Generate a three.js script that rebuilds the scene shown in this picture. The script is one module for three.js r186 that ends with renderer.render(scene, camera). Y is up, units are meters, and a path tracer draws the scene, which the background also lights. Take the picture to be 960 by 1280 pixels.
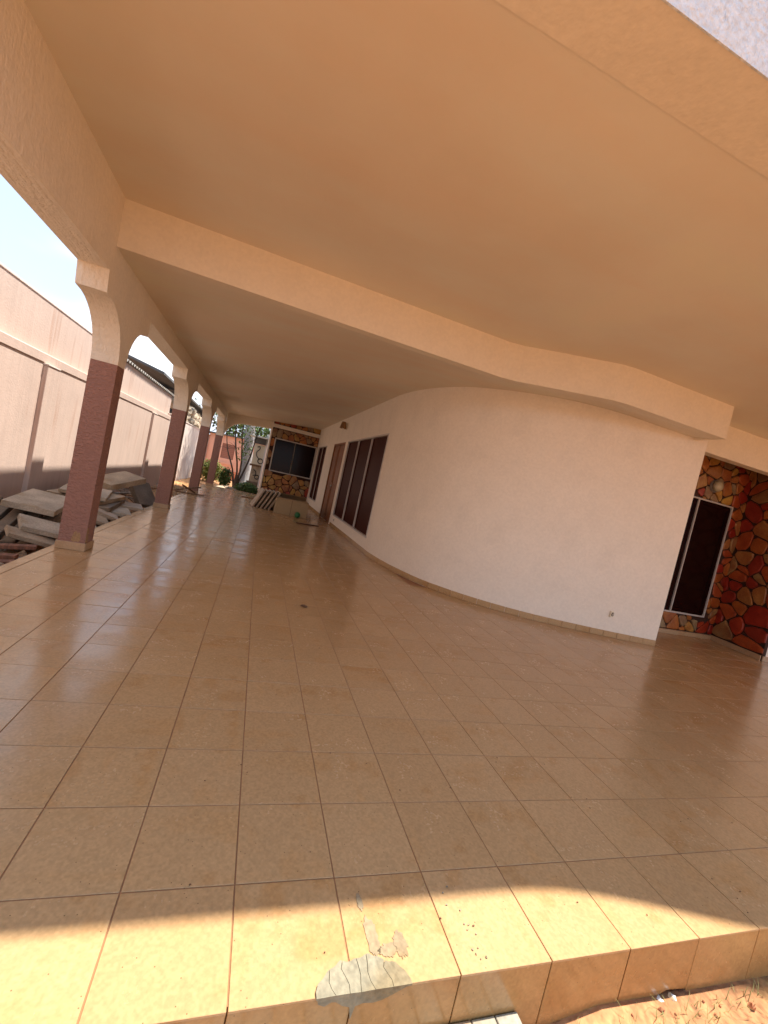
import * as THREE from 'three';
import { mergeGeometries } from 'three/addons/utils/BufferGeometryUtils.js';
import { ConvexGeometry } from 'three/addons/geometries/ConvexGeometry.js';
import { RoundedBoxGeometry } from 'three/addons/geometries/RoundedBoxGeometry.js';

// ---------------------------------------------------------------- camera, sky, sun, exposure
const scene = new THREE.Scene();
const V = (x, y, z) => new THREE.Vector3(x, y, z);
const camera = new THREE.PerspectiveCamera(101.43, 0.75, 0.05, 900);
{
  const yaw = 0.303826, pitch = -0.052841, roll = 0.220198;
  const f = V(Math.sin(yaw) * Math.cos(pitch), Math.sin(pitch), -Math.cos(yaw) * Math.cos(pitch));
  const r0 = V(Math.cos(yaw), 0, Math.sin(yaw)), u0 = r0.clone().cross(f);
  const u = r0.clone().multiplyScalar(-Math.sin(roll)).addScaledVector(u0, Math.cos(roll));
  camera.position.set(-0.186, 1.347, 1.944);
  camera.up.copy(u);
  camera.lookAt(camera.position.clone().add(f));
  camera.updateMatrixWorld(true);
}
const renderer = new THREE.WebGLRenderer({ antialias: true });
renderer.toneMapping = THREE.LinearToneMapping;
renderer.toneMappingExposure = 3.0;
renderer.shadowMap.enabled = true;

const SUN = V(0.392, 1, -0.064).normalize();
const sun = new THREE.DirectionalLight(new THREE.Color().setRGB(1, 0.95, 0.86), 3.5);
sun.position.copy(SUN).multiplyScalar(60);
sun.castShadow = true;
sun.shadow.radius = 1.5;
sun.shadow.mapSize.set(4096, 4096);
Object.assign(sun.shadow.camera, { left: -30, right: 30, top: 30, bottom: -30, near: 1, far: 150 });
scene.add(sun, sun.target);

// ---------------------------------------------------------------- noise
function rng(seed) { let a = seed >>> 0; return () => { a = (a + 0x6D2B79F5) | 0; let t = Math.imul(a ^ (a >>> 15), 1 | a); t = (t + Math.imul(t ^ (t >>> 7), 61 | t)) ^ t; return ((t ^ (t >>> 14)) >>> 0) / 4294967296; }; }
const hash = (x, y, s) => { let h = Math.imul(x, 374761393) + Math.imul(y, 668265263) + Math.imul(s, 2246822519); h = Math.imul(h ^ (h >>> 13), 1274126177); return ((h ^ (h >>> 16)) >>> 0) / 4294967296; };
const mod = (a, n) => ((a % n) + n) % n;
const sm = (t) => t * t * (3 - 2 * t);
const clamp = (v, a = 0, b = 1) => Math.min(b, Math.max(a, v));
const step = (a, b, v) => sm(clamp((v - a) / (b - a)));
function vn(x, y, px, py, s) {
  const xi = Math.floor(x), yi = Math.floor(y), fx = sm(x - xi), fy = sm(y - yi);
  const a = hash(mod(xi, px), mod(yi, py), s), b = hash(mod(xi + 1, px), mod(yi, py), s), c = hash(mod(xi, px), mod(yi + 1, py), s), d = hash(mod(xi + 1, px), mod(yi + 1, py), s);
  return a + (b - a) * fx + (c - a) * fy + (a - b - c + d) * fx * fy;
}
function fbm(u, v, fx, fy, oct, s) { let r = 0, a = 0.5, n = 0; for (let o = 0; o < oct; o++) { r += a * vn(u * fx, v * fy, fx, fy, s + o * 17); n += a; a *= 0.5; fx *= 2; fy *= 2; } return r / n; }

{ // the sky: pale hazy blue with thin broken cloud
  const w = 1024, h = 512, d = new Float32Array(w * h * 4);
  for (let j = 0; j < h; j++) for (let i = 0; i < w; i++) {
    const el = ((j + 0.5) / h - 0.5) * Math.PI, e = Math.max(0, Math.sin(el)), u = i / w, v = j / h;
    const t = Math.pow(e, 0.55);
    let r = 0.50 + (0.20 - 0.50) * t, g = 0.54 + (0.335 - 0.54) * t, b = 0.60 + (0.56 - 0.60) * t;
    const k = step(0.50, 0.68, fbm(u, v * 1.7, 14, 14, 5, 5) * 0.75 + 0.25 * fbm(u, v, 5, 5, 2, 91));
    r += (0.66 - r) * k * 0.85; g += (0.68 - g) * k * 0.85; b += (0.72 - b) * k * 0.85;
    const o = (j * w + i) * 4, q = 0.82; d[o] = r * q; d[o + 1] = g * q; d[o + 2] = b * q; d[o + 3] = 1;
  }
  const t = new THREE.DataTexture(d, w, h, THREE.RGBAFormat, THREE.FloatType);
  t.mapping = THREE.EquirectangularReflectionMapping; t.magFilter = t.minFilter = THREE.LinearFilter; t.wrapS = THREE.RepeatWrapping; t.needsUpdate = true;
  scene.background = t; scene.environment = t;
}

// ---------------------------------------------------------------- textures and materials
function tex(n, metres, fn, srgb = true) {      // fn(u, v) -> grey or [r, g, b], 0..1 ; tiles every `metres`
  const d = new Uint8Array(n * n * 4);
  for (let j = 0; j < n; j++) for (let i = 0; i < n; i++) {
    const c = fn(i / n, j / n), o = (j * n + i) * 4;
    for (let k = 0; k < 3; k++) d[o + k] = 255 * clamp(c.length ? c[k] : c);
    d[o + 3] = 255;
  }
  const t = new THREE.DataTexture(d, n, n);
  t.wrapS = t.wrapT = THREE.RepeatWrapping; t.magFilter = THREE.LinearFilter; t.minFilter = THREE.LinearMipmapLinearFilter; t.generateMipmaps = true;
  if (srgb) t.colorSpace = THREE.SRGBColorSpace;
  t.repeat.set(1 / metres, 1 / metres); t.needsUpdate = true;
  return t;
}
const mat = (r, g, b, rough = 0.8, extra = {}) => { const m = new THREE.MeshPhysicalMaterial({ roughness: rough, ...extra }); m.color.setRGB(r, g, b); return m; };
const again = (m, r, g, b) => { const c = m.clone(); c.color.setRGB(r, g, b); return c; };

const tPlaster = tex(512, 1.6, (u, v) => 0.97 + 0.04 * (fbm(u, v, 6, 6, 5, 3) - 0.5) + 0.05 * (fbm(u, v, 60, 60, 3, 8) - 0.5));
const bPlaster = tex(512, 1.6, (u, v) => 0.6 * fbm(u, v, 8, 8, 4, 21) + 0.4 * fbm(u, v, 90, 90, 3, 22), false);
const tCeil = tex(1024, 5, (u, v) => { const n = fbm(u, v, 4, 4, 6, 33), w = fbm(u + 0.06 * fbm(u, v, 5, 5, 3, 2), v, 3, 14, 5, 36); return [0.965 + 0.08 * (n - 0.5), 0.965 + 0.12 * (n - 0.5) + 0.07 * (w - 0.5), 0.965 + 0.15 * (n - 0.5) + 0.12 * (w - 0.5)]; });
const bCeil = tex(1024, 5, (u, v) => 0.7 * fbm(u, v, 3, 12, 5, 41) + 0.3 * fbm(u, v, 60, 60, 4, 42), false);
const tStucco = tex(512, 1, (u, v) => 0.92 + 0.14 * (fbm(u, v, 45, 75, 4, 51) - 0.5));
const bStucco = tex(512, 1, (u, v) => { const n = fbm(u, v, 45, 75, 4, 51); return step(0.25, 0.75, n); }, false);
const bTrowel = tex(512, 1, (u, v) => 0.6 * fbm(u, v, 40, 12, 4, 61) + 0.4 * fbm(u, v, 80, 60, 3, 62), false);
const tTile = [0, 1].map((q) => tex(1024, 1.32, (u, v) => {
  const blot = fbm(u, v, 5, 5, 5, 71 + q), fine = fbm(u, v, 150, 150, 3, 72 + q), dust = step(0.56, 0.74, fbm(u, v, 9, 9, 6, 73 + q)), smear = step(0.55, 0.8, fbm(u + 0.1 * fbm(u, v, 4, 4, 3, 9), v, 6, 16, 5, 77 + q));
  const k = 0.95 + 0.03 * (blot - 0.5) + 0.15 * (fine - 0.5), spot = hash(Math.floor(u * 512), Math.floor(v * 512), 79 + q) > 0.9993 ? 0.55 : 1;
  return [k * spot * (1 - 0.03 * dust), k * spot * (1 - 0.06 * dust - 0.02 * smear), k * spot * (1 - 0.10 * dust - 0.05 * smear)];
}));
const rTile = tex(1024, 1.32, (u, v) => { const s = step(0.42, 0.75, fbm(u + 0.12 * fbm(u, v, 4, 4, 3, 19), v, 5, 13, 6, 81)), n = fbm(u, v, 120, 120, 2, 82); return 0.17 + 0.10 * s + 0.03 * (n - 0.5); }, false);
const bTile = tex(1024, 1.32, (u, v) => 0.8 * fbm(u, v, 9, 9, 4, 83) + 0.2 * fbm(u, v, 120, 120, 2, 84), false);
const tPink = tex(1024, 4, (u, v) => { const s = fbm(u, v, 90, 4, 4, 91), n = fbm(u, v, 6, 6, 5, 92), st = step(0.60, 0.8, fbm(u, v, 50, 3, 5, 93)) * step(0.4, 0.65, fbm(u, v, 5, 5, 3, 94)); const k = 0.97 + 0.06 * (s - 0.5) + 0.07 * (n - 0.5); return [k - 0.05 * st, k - 0.09 * st, k - 0.11 * st]; });
const tDirt = tex(1024, 3, (u, v) => { const n = fbm(u, v, 7, 7, 6, 101), f = fbm(u, v, 110, 110, 3, 102), g = step(0.5, 0.72, fbm(u, v, 5, 5, 5, 103)); const k = 0.80 + 0.30 * (n - 0.5) + 0.35 * (f - 0.5); return [k * (1.12 - 0.10 * g), k * (1.0 - 0.02 * g), k * (0.92 - 0.06 * g)]; });
const bDirt = tex(1024, 3, (u, v) => 0.5 * fbm(u, v, 14, 14, 5, 104) + 0.5 * fbm(u, v, 100, 100, 3, 105), false);
const tConc = tex(512, 1, (u, v) => { const n = fbm(u, v, 5, 5, 6, 111), f = fbm(u, v, 90, 90, 3, 112), s = step(0.55, 0.75, fbm(u, v, 4, 4, 5, 113)); const k = 0.82 + 0.30 * (n - 0.5) + 0.2 * (f - 0.5); return [k - 0.05 * s, k - 0.09 * s, k - 0.15 * s]; });
const tWood = tex(512, 0.8, (u, v) => { const w = fbm(u + 0.02 * fbm(u, v, 4, 4, 3, 5), v, 60, 3, 4, 121), n = fbm(u, v, 6, 3, 4, 122); return 0.78 + 0.45 * (w - 0.5) + 0.2 * (n - 0.5); });
const tStone = tex(512, 0.9, (u, v) => { const n = fbm(u, v, 6, 6, 6, 131), f = fbm(u, v, 70, 70, 3, 132); return [0.84 + 0.3 * (n - 0.5) + 0.18 * (f - 0.5), 0.80 + 0.55 * (n - 0.5) + 0.18 * (f - 0.5), 0.78 + 0.6 * (n - 0.5) + 0.2 * (f - 0.5)]; });
const bStone = tex(512, 0.9, (u, v) => 0.6 * fbm(u, v, 9, 9, 5, 133) + 0.4 * fbm(u, v, 60, 60, 3, 134), false);
const tCard = tex(256, 0.6, (u, v) => 0.86 + 0.06 * (fbm(u, v, 5, 5, 4, 141) - 0.5) + 0.05 * Math.sin(v * Math.PI * 2 * 90) * 0.3);
const bCement = tex(256, 0.5, (u, v) => fbm(u, v, 20, 20, 5, 151), false);

const M = {
  ceiling: mat(0.83, 0.715, 0.56, 0.85, { map: tCeil, bumpMap: bCeil, bumpScale: 0.004 }),
  soffit: mat(0.83, 0.715, 0.56, 0.88, { map: tPlaster, bumpMap: bPlaster, bumpScale: 0.004 }),
  beam: mat(0.83, 0.715, 0.56, 0.85, { map: tPlaster, bumpMap: bPlaster, bumpScale: 0.003 }),
  reveal: mat(0.83, 0.715, 0.56, 0.85, { map: tPlaster, bumpMap: bTrowel, bumpScale: 0.012 }),
  arcade: mat(0.83, 0.715, 0.56, 0.85, { map: tPlaster, bumpMap: bTrowel, bumpScale: 0.006 }),
  wall: mat(0.90, 0.80, 0.68, 0.75, { map: tPlaster, bumpMap: bPlaster, bumpScale: 0.003 }),
  fascia: mat(0.77, 0.79, 0.81, 0.9, { map: tStucco, bumpMap: bTrowel, bumpScale: 0.02 }),
  maroon: mat(0.36, 0.175, 0.125, 0.75, { map: tStucco, bumpMap: bStucco, bumpScale: 0.005 }),
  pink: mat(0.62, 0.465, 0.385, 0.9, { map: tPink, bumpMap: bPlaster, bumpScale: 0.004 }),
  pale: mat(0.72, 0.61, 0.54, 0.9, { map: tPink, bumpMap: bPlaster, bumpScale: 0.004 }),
  grout: mat(0.30, 0.145, 0.065, 0.98),
  skirting: mat(0.52, 0.33, 0.185, 0.35, { map: tTile[0] }),
  dirt: mat(0.54, 0.325, 0.17, 1, { map: tDirt, bumpMap: bDirt, bumpScale: 0.03 }),
  mortar: mat(0.045, 0.016, 0.008, 0.9, { bumpMap: bStone, bumpScale: 0.01 }),
  alu: mat(0.55, 0.50, 0.46, 0.45),
  glass: mat(0.050, 0.010, 0.006, 0.40, { specularIntensity: 0.07 }),
  darkGlass: mat(0.014, 0.004, 0.003, 0.14, { specularIntensity: 0.22 }),
  wood: mat(0.42, 0.15, 0.042, 0.5, { map: tWood }),
  rawWood: mat(0.34, 0.19, 0.10, 0.85, { map: tWood }),
  greyWood: mat(0.42, 0.35, 0.28, 0.9, { map: tWood }),
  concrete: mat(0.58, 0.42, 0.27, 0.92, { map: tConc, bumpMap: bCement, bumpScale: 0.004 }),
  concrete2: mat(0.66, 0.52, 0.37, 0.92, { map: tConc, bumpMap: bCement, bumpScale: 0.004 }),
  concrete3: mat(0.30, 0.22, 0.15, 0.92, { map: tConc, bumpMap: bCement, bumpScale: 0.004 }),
  cement: mat(0.38, 0.335, 0.23, 0.95, { map: tConc, bumpMap: bCement, bumpScale: 0.006 }),
  chip: mat(0.62, 0.36, 0.17, 0.9, { map: tConc, bumpMap: bCement, bumpScale: 0.006 }),
  card: mat(0.60, 0.41, 0.22, 0.85, { map: tCard }),
  slabTile: mat(0.60, 0.42, 0.27, 0.6, { map: tConc }),
  stepTile: mat(0.50, 0.44, 0.33, 0.5, { map: tConc }),
  white: mat(0.78, 0.75, 0.70, 0.5),
  cream: mat(0.72, 0.62, 0.46, 0.7),
  dark: mat(0.03, 0.025, 0.022, 0.6),
  metal: mat(0.30, 0.26, 0.22, 0.6, { metalness: 0.3, map: tConc }),
  roofGrey: mat(0.16, 0.15, 0.14, 0.8, { map: tConc, bumpMap: bDirt, bumpScale: 0.02 }),
  orange: mat(0.70, 0.40, 0.29, 0.85, { map: tPink }),
  bark: mat(0.12, 0.085, 0.06, 0.95, { map: tWood }),
  palm: mat(0.38, 0.37, 0.36, 0.9, { map: tStucco, bumpMap: bTrowel, bumpScale: 0.006 }),
};
const leafMat = (r, g, b) => mat(r, g, b, 0.75, { side: THREE.DoubleSide });
const LEAF = [leafMat(0.075, 0.13, 0.028), leafMat(0.11, 0.17, 0.035), leafMat(0.26, 0.28, 0.06)];
const GRASS = leafMat(0.24, 0.22, 0.07);
const tileTones = [[0.525, 0.325, 0.155], [0.515, 0.318, 0.151], [0.533, 0.333, 0.161], [0.507, 0.311, 0.147], [0.529, 0.330, 0.160]];
const tileMats = [];
for (const q of [0, 1]) for (const c of tileTones) tileMats.push(mat(...c, 1, { map: tTile[q], roughnessMap: rTile, bumpMap: bTile, bumpScale: 0.00018, specularIntensity: 0.9 }));

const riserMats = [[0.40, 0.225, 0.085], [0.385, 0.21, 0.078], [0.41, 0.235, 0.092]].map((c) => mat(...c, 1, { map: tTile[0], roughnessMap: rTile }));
// ---------------------------------------------------------------- building helpers
const used = {};
function numbered(n) { const k = used[n] = (used[n] ?? -1) + 1; return k ? n + '_' + String(k).padStart(3, '0') : n; }
function info(o, label, category, group, kind) { o.userData = { label, category }; if (group) o.userData.group = group; if (kind) o.userData.kind = kind; return o; }
function thing(name, label, category, [x, y, z] = [0, 0, 0], group, kind) {
  const g = new THREE.Group(); g.name = numbered(name); g.position.set(x, y, z); scene.add(g); g.updateMatrixWorld(true);
  return info(g, label, category, group, kind);
}
function uvMetres(g) {     // planar uv in metres along each face's main direction
  if (g.index) g = g.toNonIndexed();
  if (!g.attributes.normal) g.computeVertexNormals();
  const p = g.attributes.position, n = g.attributes.normal, uv = new Float32Array(p.count * 2);
  for (let i = 0; i < p.count; i += 3) {
    let nx = 0, ny = 0, nz = 0;
    for (let k = 0; k < 3; k++) { nx += Math.abs(n.getX(i + k)); ny += Math.abs(n.getY(i + k)); nz += Math.abs(n.getZ(i + k)); }
    for (let k = 0; k < 3; k++) {
      const x = p.getX(i + k), y = p.getY(i + k), z = p.getZ(i + k), o = (i + k) * 2;
      if (ny >= nx && ny >= nz) { uv[o] = x; uv[o + 1] = z; } else if (nx >= nz) { uv[o] = z; uv[o + 1] = y; } else { uv[o] = x; uv[o + 1] = y; }
    }
  }
  g.setAttribute('uv', new THREE.BufferAttribute(uv, 2));
  return g;
}
const clean = (g) => { for (const k of Object.keys(g.attributes)) if (!['position', 'normal', 'uv'].includes(k)) g.deleteAttribute(k); return g; };
const merge = (a) => mergeGeometries(a.map((g) => clean(uvMetres(g))));
const _w = new THREE.Vector3();
function part(name, geo, m, parent, raw = false) {   // geometry in world coordinates (raw: in the parent's)
  let g = Array.isArray(geo) ? merge(geo) : uvMetres(geo);
  if (!raw && parent !== scene) { parent.updateWorldMatrix(true, false); g = g.clone().applyMatrix4(parent.matrixWorld.clone().invert()); }
  const o = new THREE.Mesh(g, m); o.name = parent === scene ? numbered(name) : name; o.castShadow = o.receiveShadow = true; parent.add(o);
  return o;
}
function bx(x0, x1, y0, y1, z0, z1) { const g = new THREE.BoxGeometry(x1 - x0, y1 - y0, z1 - z0); g.translate((x0 + x1) / 2, (y0 + y1) / 2, (z0 + z1) / 2); return g; }
function cbox(w, h, d, c = 0.004) {        // box with chamfered edges, centred
  const pts = [], a = w / 2, b = h / 2, e = d / 2;
  for (const x of [-1, 1]) for (const y of [-1, 1]) for (const z of [-1, 1]) pts.push(V(x * (a - c), y * (b - c), z * e), V(x * (a - c), y * b, z * (e - c)), V(x * a, y * (b - c), z * (e - c)));
  return new ConvexGeometry(pts);
}
function cbx(x0, x1, y0, y1, z0, z1, c = 0.004) { const g = cbox(x1 - x0, y1 - y0, z1 - z0, c); g.translate((x0 + x1) / 2, (y0 + y1) / 2, (z0 + z1) / 2); return g; }
function rough(geo, amp, seed, f = 9) { const p = geo.attributes.position; for (let i = 0; i < p.count; i++) { const x = p.getX(i), y = p.getY(i), z = p.getZ(i), h = (a) => vn(x * f + a * 7.3 + 50, y * f + z * f * 1.3 + 80 + a, 4096, 4096, seed + a) - 0.5; p.setXYZ(i, x + h(1) * amp, y + h(2) * amp, z + h(3) * amp); } geo.computeVertexNormals(); return geo; }
// a flat outline in (a, b) extruded along the third axis; map(a, b, t) gives the point
function prism(shape, depth, map, segs = 12) {
  const g = new THREE.ExtrudeGeometry(shape, { depth, bevelEnabled: false, curveSegments: segs });
  const p = g.attributes.position, v = V();
  for (let i = 0; i < p.count; i++) { map(p.getX(i), p.getY(i), p.getZ(i), v); p.setXYZ(i, v.x, v.y, v.z); }
  g.computeVertexNormals();
  return g;
}
const poly = (pts) => new THREE.Shape(pts.map(([a, b]) => new THREE.Vector2(a, b)));
function tube(pts, r0, r1 = r0, n = 6) {
  const c = new THREE.CatmullRomCurve3(pts), k = Math.max(2, pts.length * 2), g = new THREE.TubeGeometry(c, k, 1, n), p = g.attributes.position;
  for (let i = 0; i <= k; i++) { const q = c.getPointAt(i / k), r = r0 + (r1 - r0) * i / k; for (let j = 0; j <= n; j++) { const o = i * (n + 1) + j; p.setXYZ(o, q.x + (p.getX(o) - q.x) * r, q.y + (p.getY(o) - q.y) * r, q.z + (p.getZ(o) - q.z) * r); } }
  g.computeVertexNormals();
  return g;
}

// ---------------------------------------------------------------- layout
const T = 0.33, CEIL = 3.38, LOW = 2.95, END = -16, GY = -0.24;
const XI = -1.77, XO = -2.02;                       // inner and outer face of the arcade
const wallX = (z) => 1.95 + (z - END) * 0.0165;     // the long straight wall
const CURVE = [[5.60, -2.47], [4.9, -2.62], [4.22, -2.82], [3.69, -3.03], [3.21, -3.34], [2.85, -3.69], [2.55, -4.12], [2.32, -4.75], [2.185, -5.35], [2.117, -5.9]];
const curve = new THREE.CatmullRomCurve3(CURVE.map(([x, z]) => V(x, 0, z)), false, 'centripetal');
const BEAM = [[XI, -2.6], [2.3, -2.61], [2.5, -2.57], [2.9, -2.40], [3.55, -2.14], [3.75, -2.11], [5.42, -2.11]];
const beamZ = (x) => { for (let i = 1; i < BEAM.length; i++) if (x <= BEAM[i][0]) { const [a, b] = BEAM[i - 1], [c, d] = BEAM[i]; return b + (d - b) * Math.max(0, x - a) / (c - a); } return -2.11; };
const lowY = (x, z) => LOW + 0.26 * clamp((x - XI) / 3.75) * (1 - 0.5 * step(4.2, 5.4, x)) * (1 - Math.exp(-Math.max(0, beamZ(x) - 0.12 - z) / 0.8));

// ---------------------------------------------------------------- ground
const groundY = (x, z) => GY + (0.07 * (vn(x * 0.9 + 99, z * 0.9 + 99, 4096, 4096, 3) - 0.5) + 0.05 * (vn(x * 4 + 99, z * 4 + 99, 4096, 4096, 4) - 0.5)) * Math.exp(-(Math.hypot(x, z) / 40));
{
  const n = 150, g = new THREE.PlaneGeometry(2, 2, n, n), p = g.attributes.position;
  for (let i = 0; i < p.count; i++) {
    const a = p.getX(i), b = p.getY(i), f = (t) => Math.sign(t) * (Math.abs(t) * 9 + Math.pow(Math.abs(t), 5) * 300);
    const x = f(a) + 1, z = f(b) + 0.5;
    let y = groundY(x, z);
    if (x > -2.0 && z > -16 && z < 0.9) y = GY - 0.1;
    p.setXYZ(i, x, y, z);
  }
  const ix = g.index.array; for (let i = 0; i < ix.length; i += 3) { const t = ix[i]; ix[i] = ix[i + 1]; ix[i + 1] = t; }
  g.computeVertexNormals();
  const o = part('ground', g, M.dirt, scene); info(o, 'reddish bare dirt ground around the raised veranda', 'ground', null, 'structure');
}

// ---------------------------------------------------------------- veranda floor: base, tiles, border, riser
const inWall = (x, z) => {      // true where the house stands
  if (z < -5.9) return x > wallX(z) + 0.02;
  if (x > 5.6) return x < 7.8 ? z < -3.3 : z < -2.43;
  for (let i = 1; i < CURVE.length; i++) { const [ax, az] = CURVE[i - 1], [bx_, bz] = CURVE[i]; if (x <= ax && x >= bx_) return z < az + (bz - az) * (ax - x) / (ax - bx_) - 0.02; }
  return x > 2.2;
};
{
  const base = part('veranda_floor', [bx(-2.075, 2.2, GY - 0.3, -0.003, -16.1, 0.975), bx(2.2, 12, GY - 0.3, -0.003, -6, 0.975)], M.grout, scene);
  info(base, 'raised veranda floor of glossy beige ceramic tiles with brown joints', 'floor', null, 'structure');
  const R = rng(11), gap = 0.0045;
  const geos = [];
  for (let v = 0; v < 12; v++) { const g = uvMetres(cbx(-T / 2 + gap / 2, T / 2 - gap / 2, -0.009, 0, -T / 2 + gap / 2, T / 2 - gap / 2, 0.0010)), a = g.attributes.uv, du = R() * 1.32, dv = R() * 1.32, turn = v % 2; for (let i = 0; i < a.count; i++) { const x = a.getX(i), y = a.getY(i); a.setXY(i, (turn ? y : x) + du, (turn ? -x : y) + dv); } geos.push(g); }
  const cells = [];
  for (let j = -3; j < 48; j++) for (let i = -6; i < 37; i++) {
    const x = (i + 0.5) * T, z = -(j + 0.5) * T;
    if (x > 2.4 && z < -4) continue;
    let out = 0; for (const [a, b] of [[-1, -1], [1, -1], [-1, 1], [1, 1]]) if (inWall(x + a * T / 2, z + b * T / 2)) out++;
    if (out === 4) continue;
    const q = V(x, 0, z).project(camera), d = camera.position.distanceTo(V(x, 0, z)), seen = Math.abs(q.x) < 1.1 && Math.abs(q.y) < 1.15 && q.z < 1;
    cells.push({ x, z, d: seen ? d : d + 100 });
  }
  cells.sort((a, b) => a.d - b.d);
  const rest = new Map();
  cells.forEach((c, k) => {
    const gi = Math.floor(R() * geos.length), mi = Math.floor(R() * tileMats.length), rx = (R() - 0.5) * 0.005, rz = (R() - 0.5) * 0.005, y = (R() - 0.5) * 0.0012;
    if (k < 300) { const o = new THREE.Mesh(geos[gi], tileMats[mi]); o.name = 'floor_tile'; o.position.set(c.x, y, c.z); o.rotation.set(rx, 0, rz); o.castShadow = o.receiveShadow = true; base.add(o); }
    else { const g = geos[gi].clone(); g.applyMatrix4(new THREE.Matrix4().makeRotationFromEuler(new THREE.Euler(rx, 0, rz)).setPosition(c.x, y, c.z)); if (!rest.has(mi % 3)) rest.set(mi % 3, []); rest.get(mi % 3).push(g); }
  });
  for (const [mi, a] of rest) { const o = new THREE.Mesh(mergeGeometries(a.map(clean)), tileMats[mi]); o.name = 'far_floor_tiles'; o.userData.kind = 'stuff'; o.castShadow = o.receiveShadow = true; base.add(o); }
  // narrow border along the arcade edge
  for (let j = -3; j < 48; j++) { const g = cbx(-2.085, -1.98 - 0.004, -0.07, 0.0006, -(j + 1) * T + 0.002, -j * T - 0.002, 0.003); part('border_tile', g, tileMats[Math.floor(R() * 10)], base); }
  // riser tiles along the front step
  for (let i = -7; i < 37; i++) {
    const x0 = i * T + 0.002, x1 = (i + 1) * T - 0.002;
    let g;
    if (i === 4) g = prism(poly([[x0, -0.006], [x0, -0.245], [x0 + 0.05, -0.235], [x0 + 0.09, -0.205], [x0 + 0.16, -0.215], [x0 + 0.23, -0.19], [x1, -0.20], [x1, -0.006]]), 0.012, (a, b, t, v) => v.set(a, b, 0.976 + t));
    else g = cbx(x0, x1, -0.32, -0.006, 0.976, 0.988, 0.0015);
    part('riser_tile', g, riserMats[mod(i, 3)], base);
  }
  // dirt and cement splashes dried onto the front tiles
  const Rs = rng(5);
  const blob = (cx, cz, rx, rz, seed, m, name, y = 0.0042, n = 22) => { const s = []; for (let k = 0; k < n; k++) { const a = k / n * 6.2832, r = 0.62 + 0.7 * hash(k, seed, 1) * hash(k, seed, 2) + 0.25 * Math.sin(a * 3 + seed); s.push([cx + Math.cos(a) * rx * r, cz + Math.sin(a) * rz * r]); } return part(name, prism(poly(s), 0.002, (a, b, t, v) => v.set(a, y - t + 0.0005, b)), m, base); };
  const film = mat(0.44, 0.325, 0.19, 0.95, { map: tConc }), grey = mat(0.42, 0.36, 0.27, 0.95, { map: tConc }), brown = mat(0.16, 0.08, 0.04, 0.9);
  for (let k = 0; k < 46; k++) { const x = -0.6 + Rs() * 3.4, z = 0.94 - Rs() * Rs() * 3.6; blob(x, z, 0.002 + Rs() * 0.004, 0.002 + Rs() * 0.003, k + 20, brown, 'dirt_speck', 0.0036, 6); }
  for (let k = 0; k < 14; k++) blob(0.74 + 0.07 * (Rs() - 0.5), 0.72 + Rs() * 0.24, 0.002 + 0.0025 * Rs(), 0.002 + 0.003 * Rs(), k + 90, grey, 'dirt_speck', 0.0036, 7);
  
  const filmPatch = (cx, cz, rx, rz, seed) => { const q = []; for (let k = 0; k < 44; k++) { const a = k / 44 * 6.2832, r = 0.55 + 0.9 * fbm(0.5 + 0.3 * Math.cos(a), 0.5 + 0.3 * Math.sin(a), 12, 12, 4, seed); q.push([cx + Math.cos(a) * rx * r, cz + Math.sin(a) * rz * r]); } part('cement_splash', prism(poly(q), 0.001, (a, b, t, v) => v.set(a, 0.0022 - t, b)), film, base); };
  filmPatch(0.415, 0.86, 0.018, 0.055, 3); filmPatch(0.50, 0.885, 0.022, 0.040, 8); filmPatch(0.455, 0.90, 0.03, 0.02, 12); filmPatch(0.40, 0.75, 0.010, 0.030, 5);
  // dried leaf scraps
  const lf = part('dead_leaf', rough(new THREE.IcosahedronGeometry(0.03, 2).scale(1.2, 0.25, 0.8).translate(0.51, 0.012, -2.24), 0.02, 4, 40), brown, scene); info(lf, 'small dark dried leaf lying on the veranda tiles', 'leaf');
}
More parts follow.
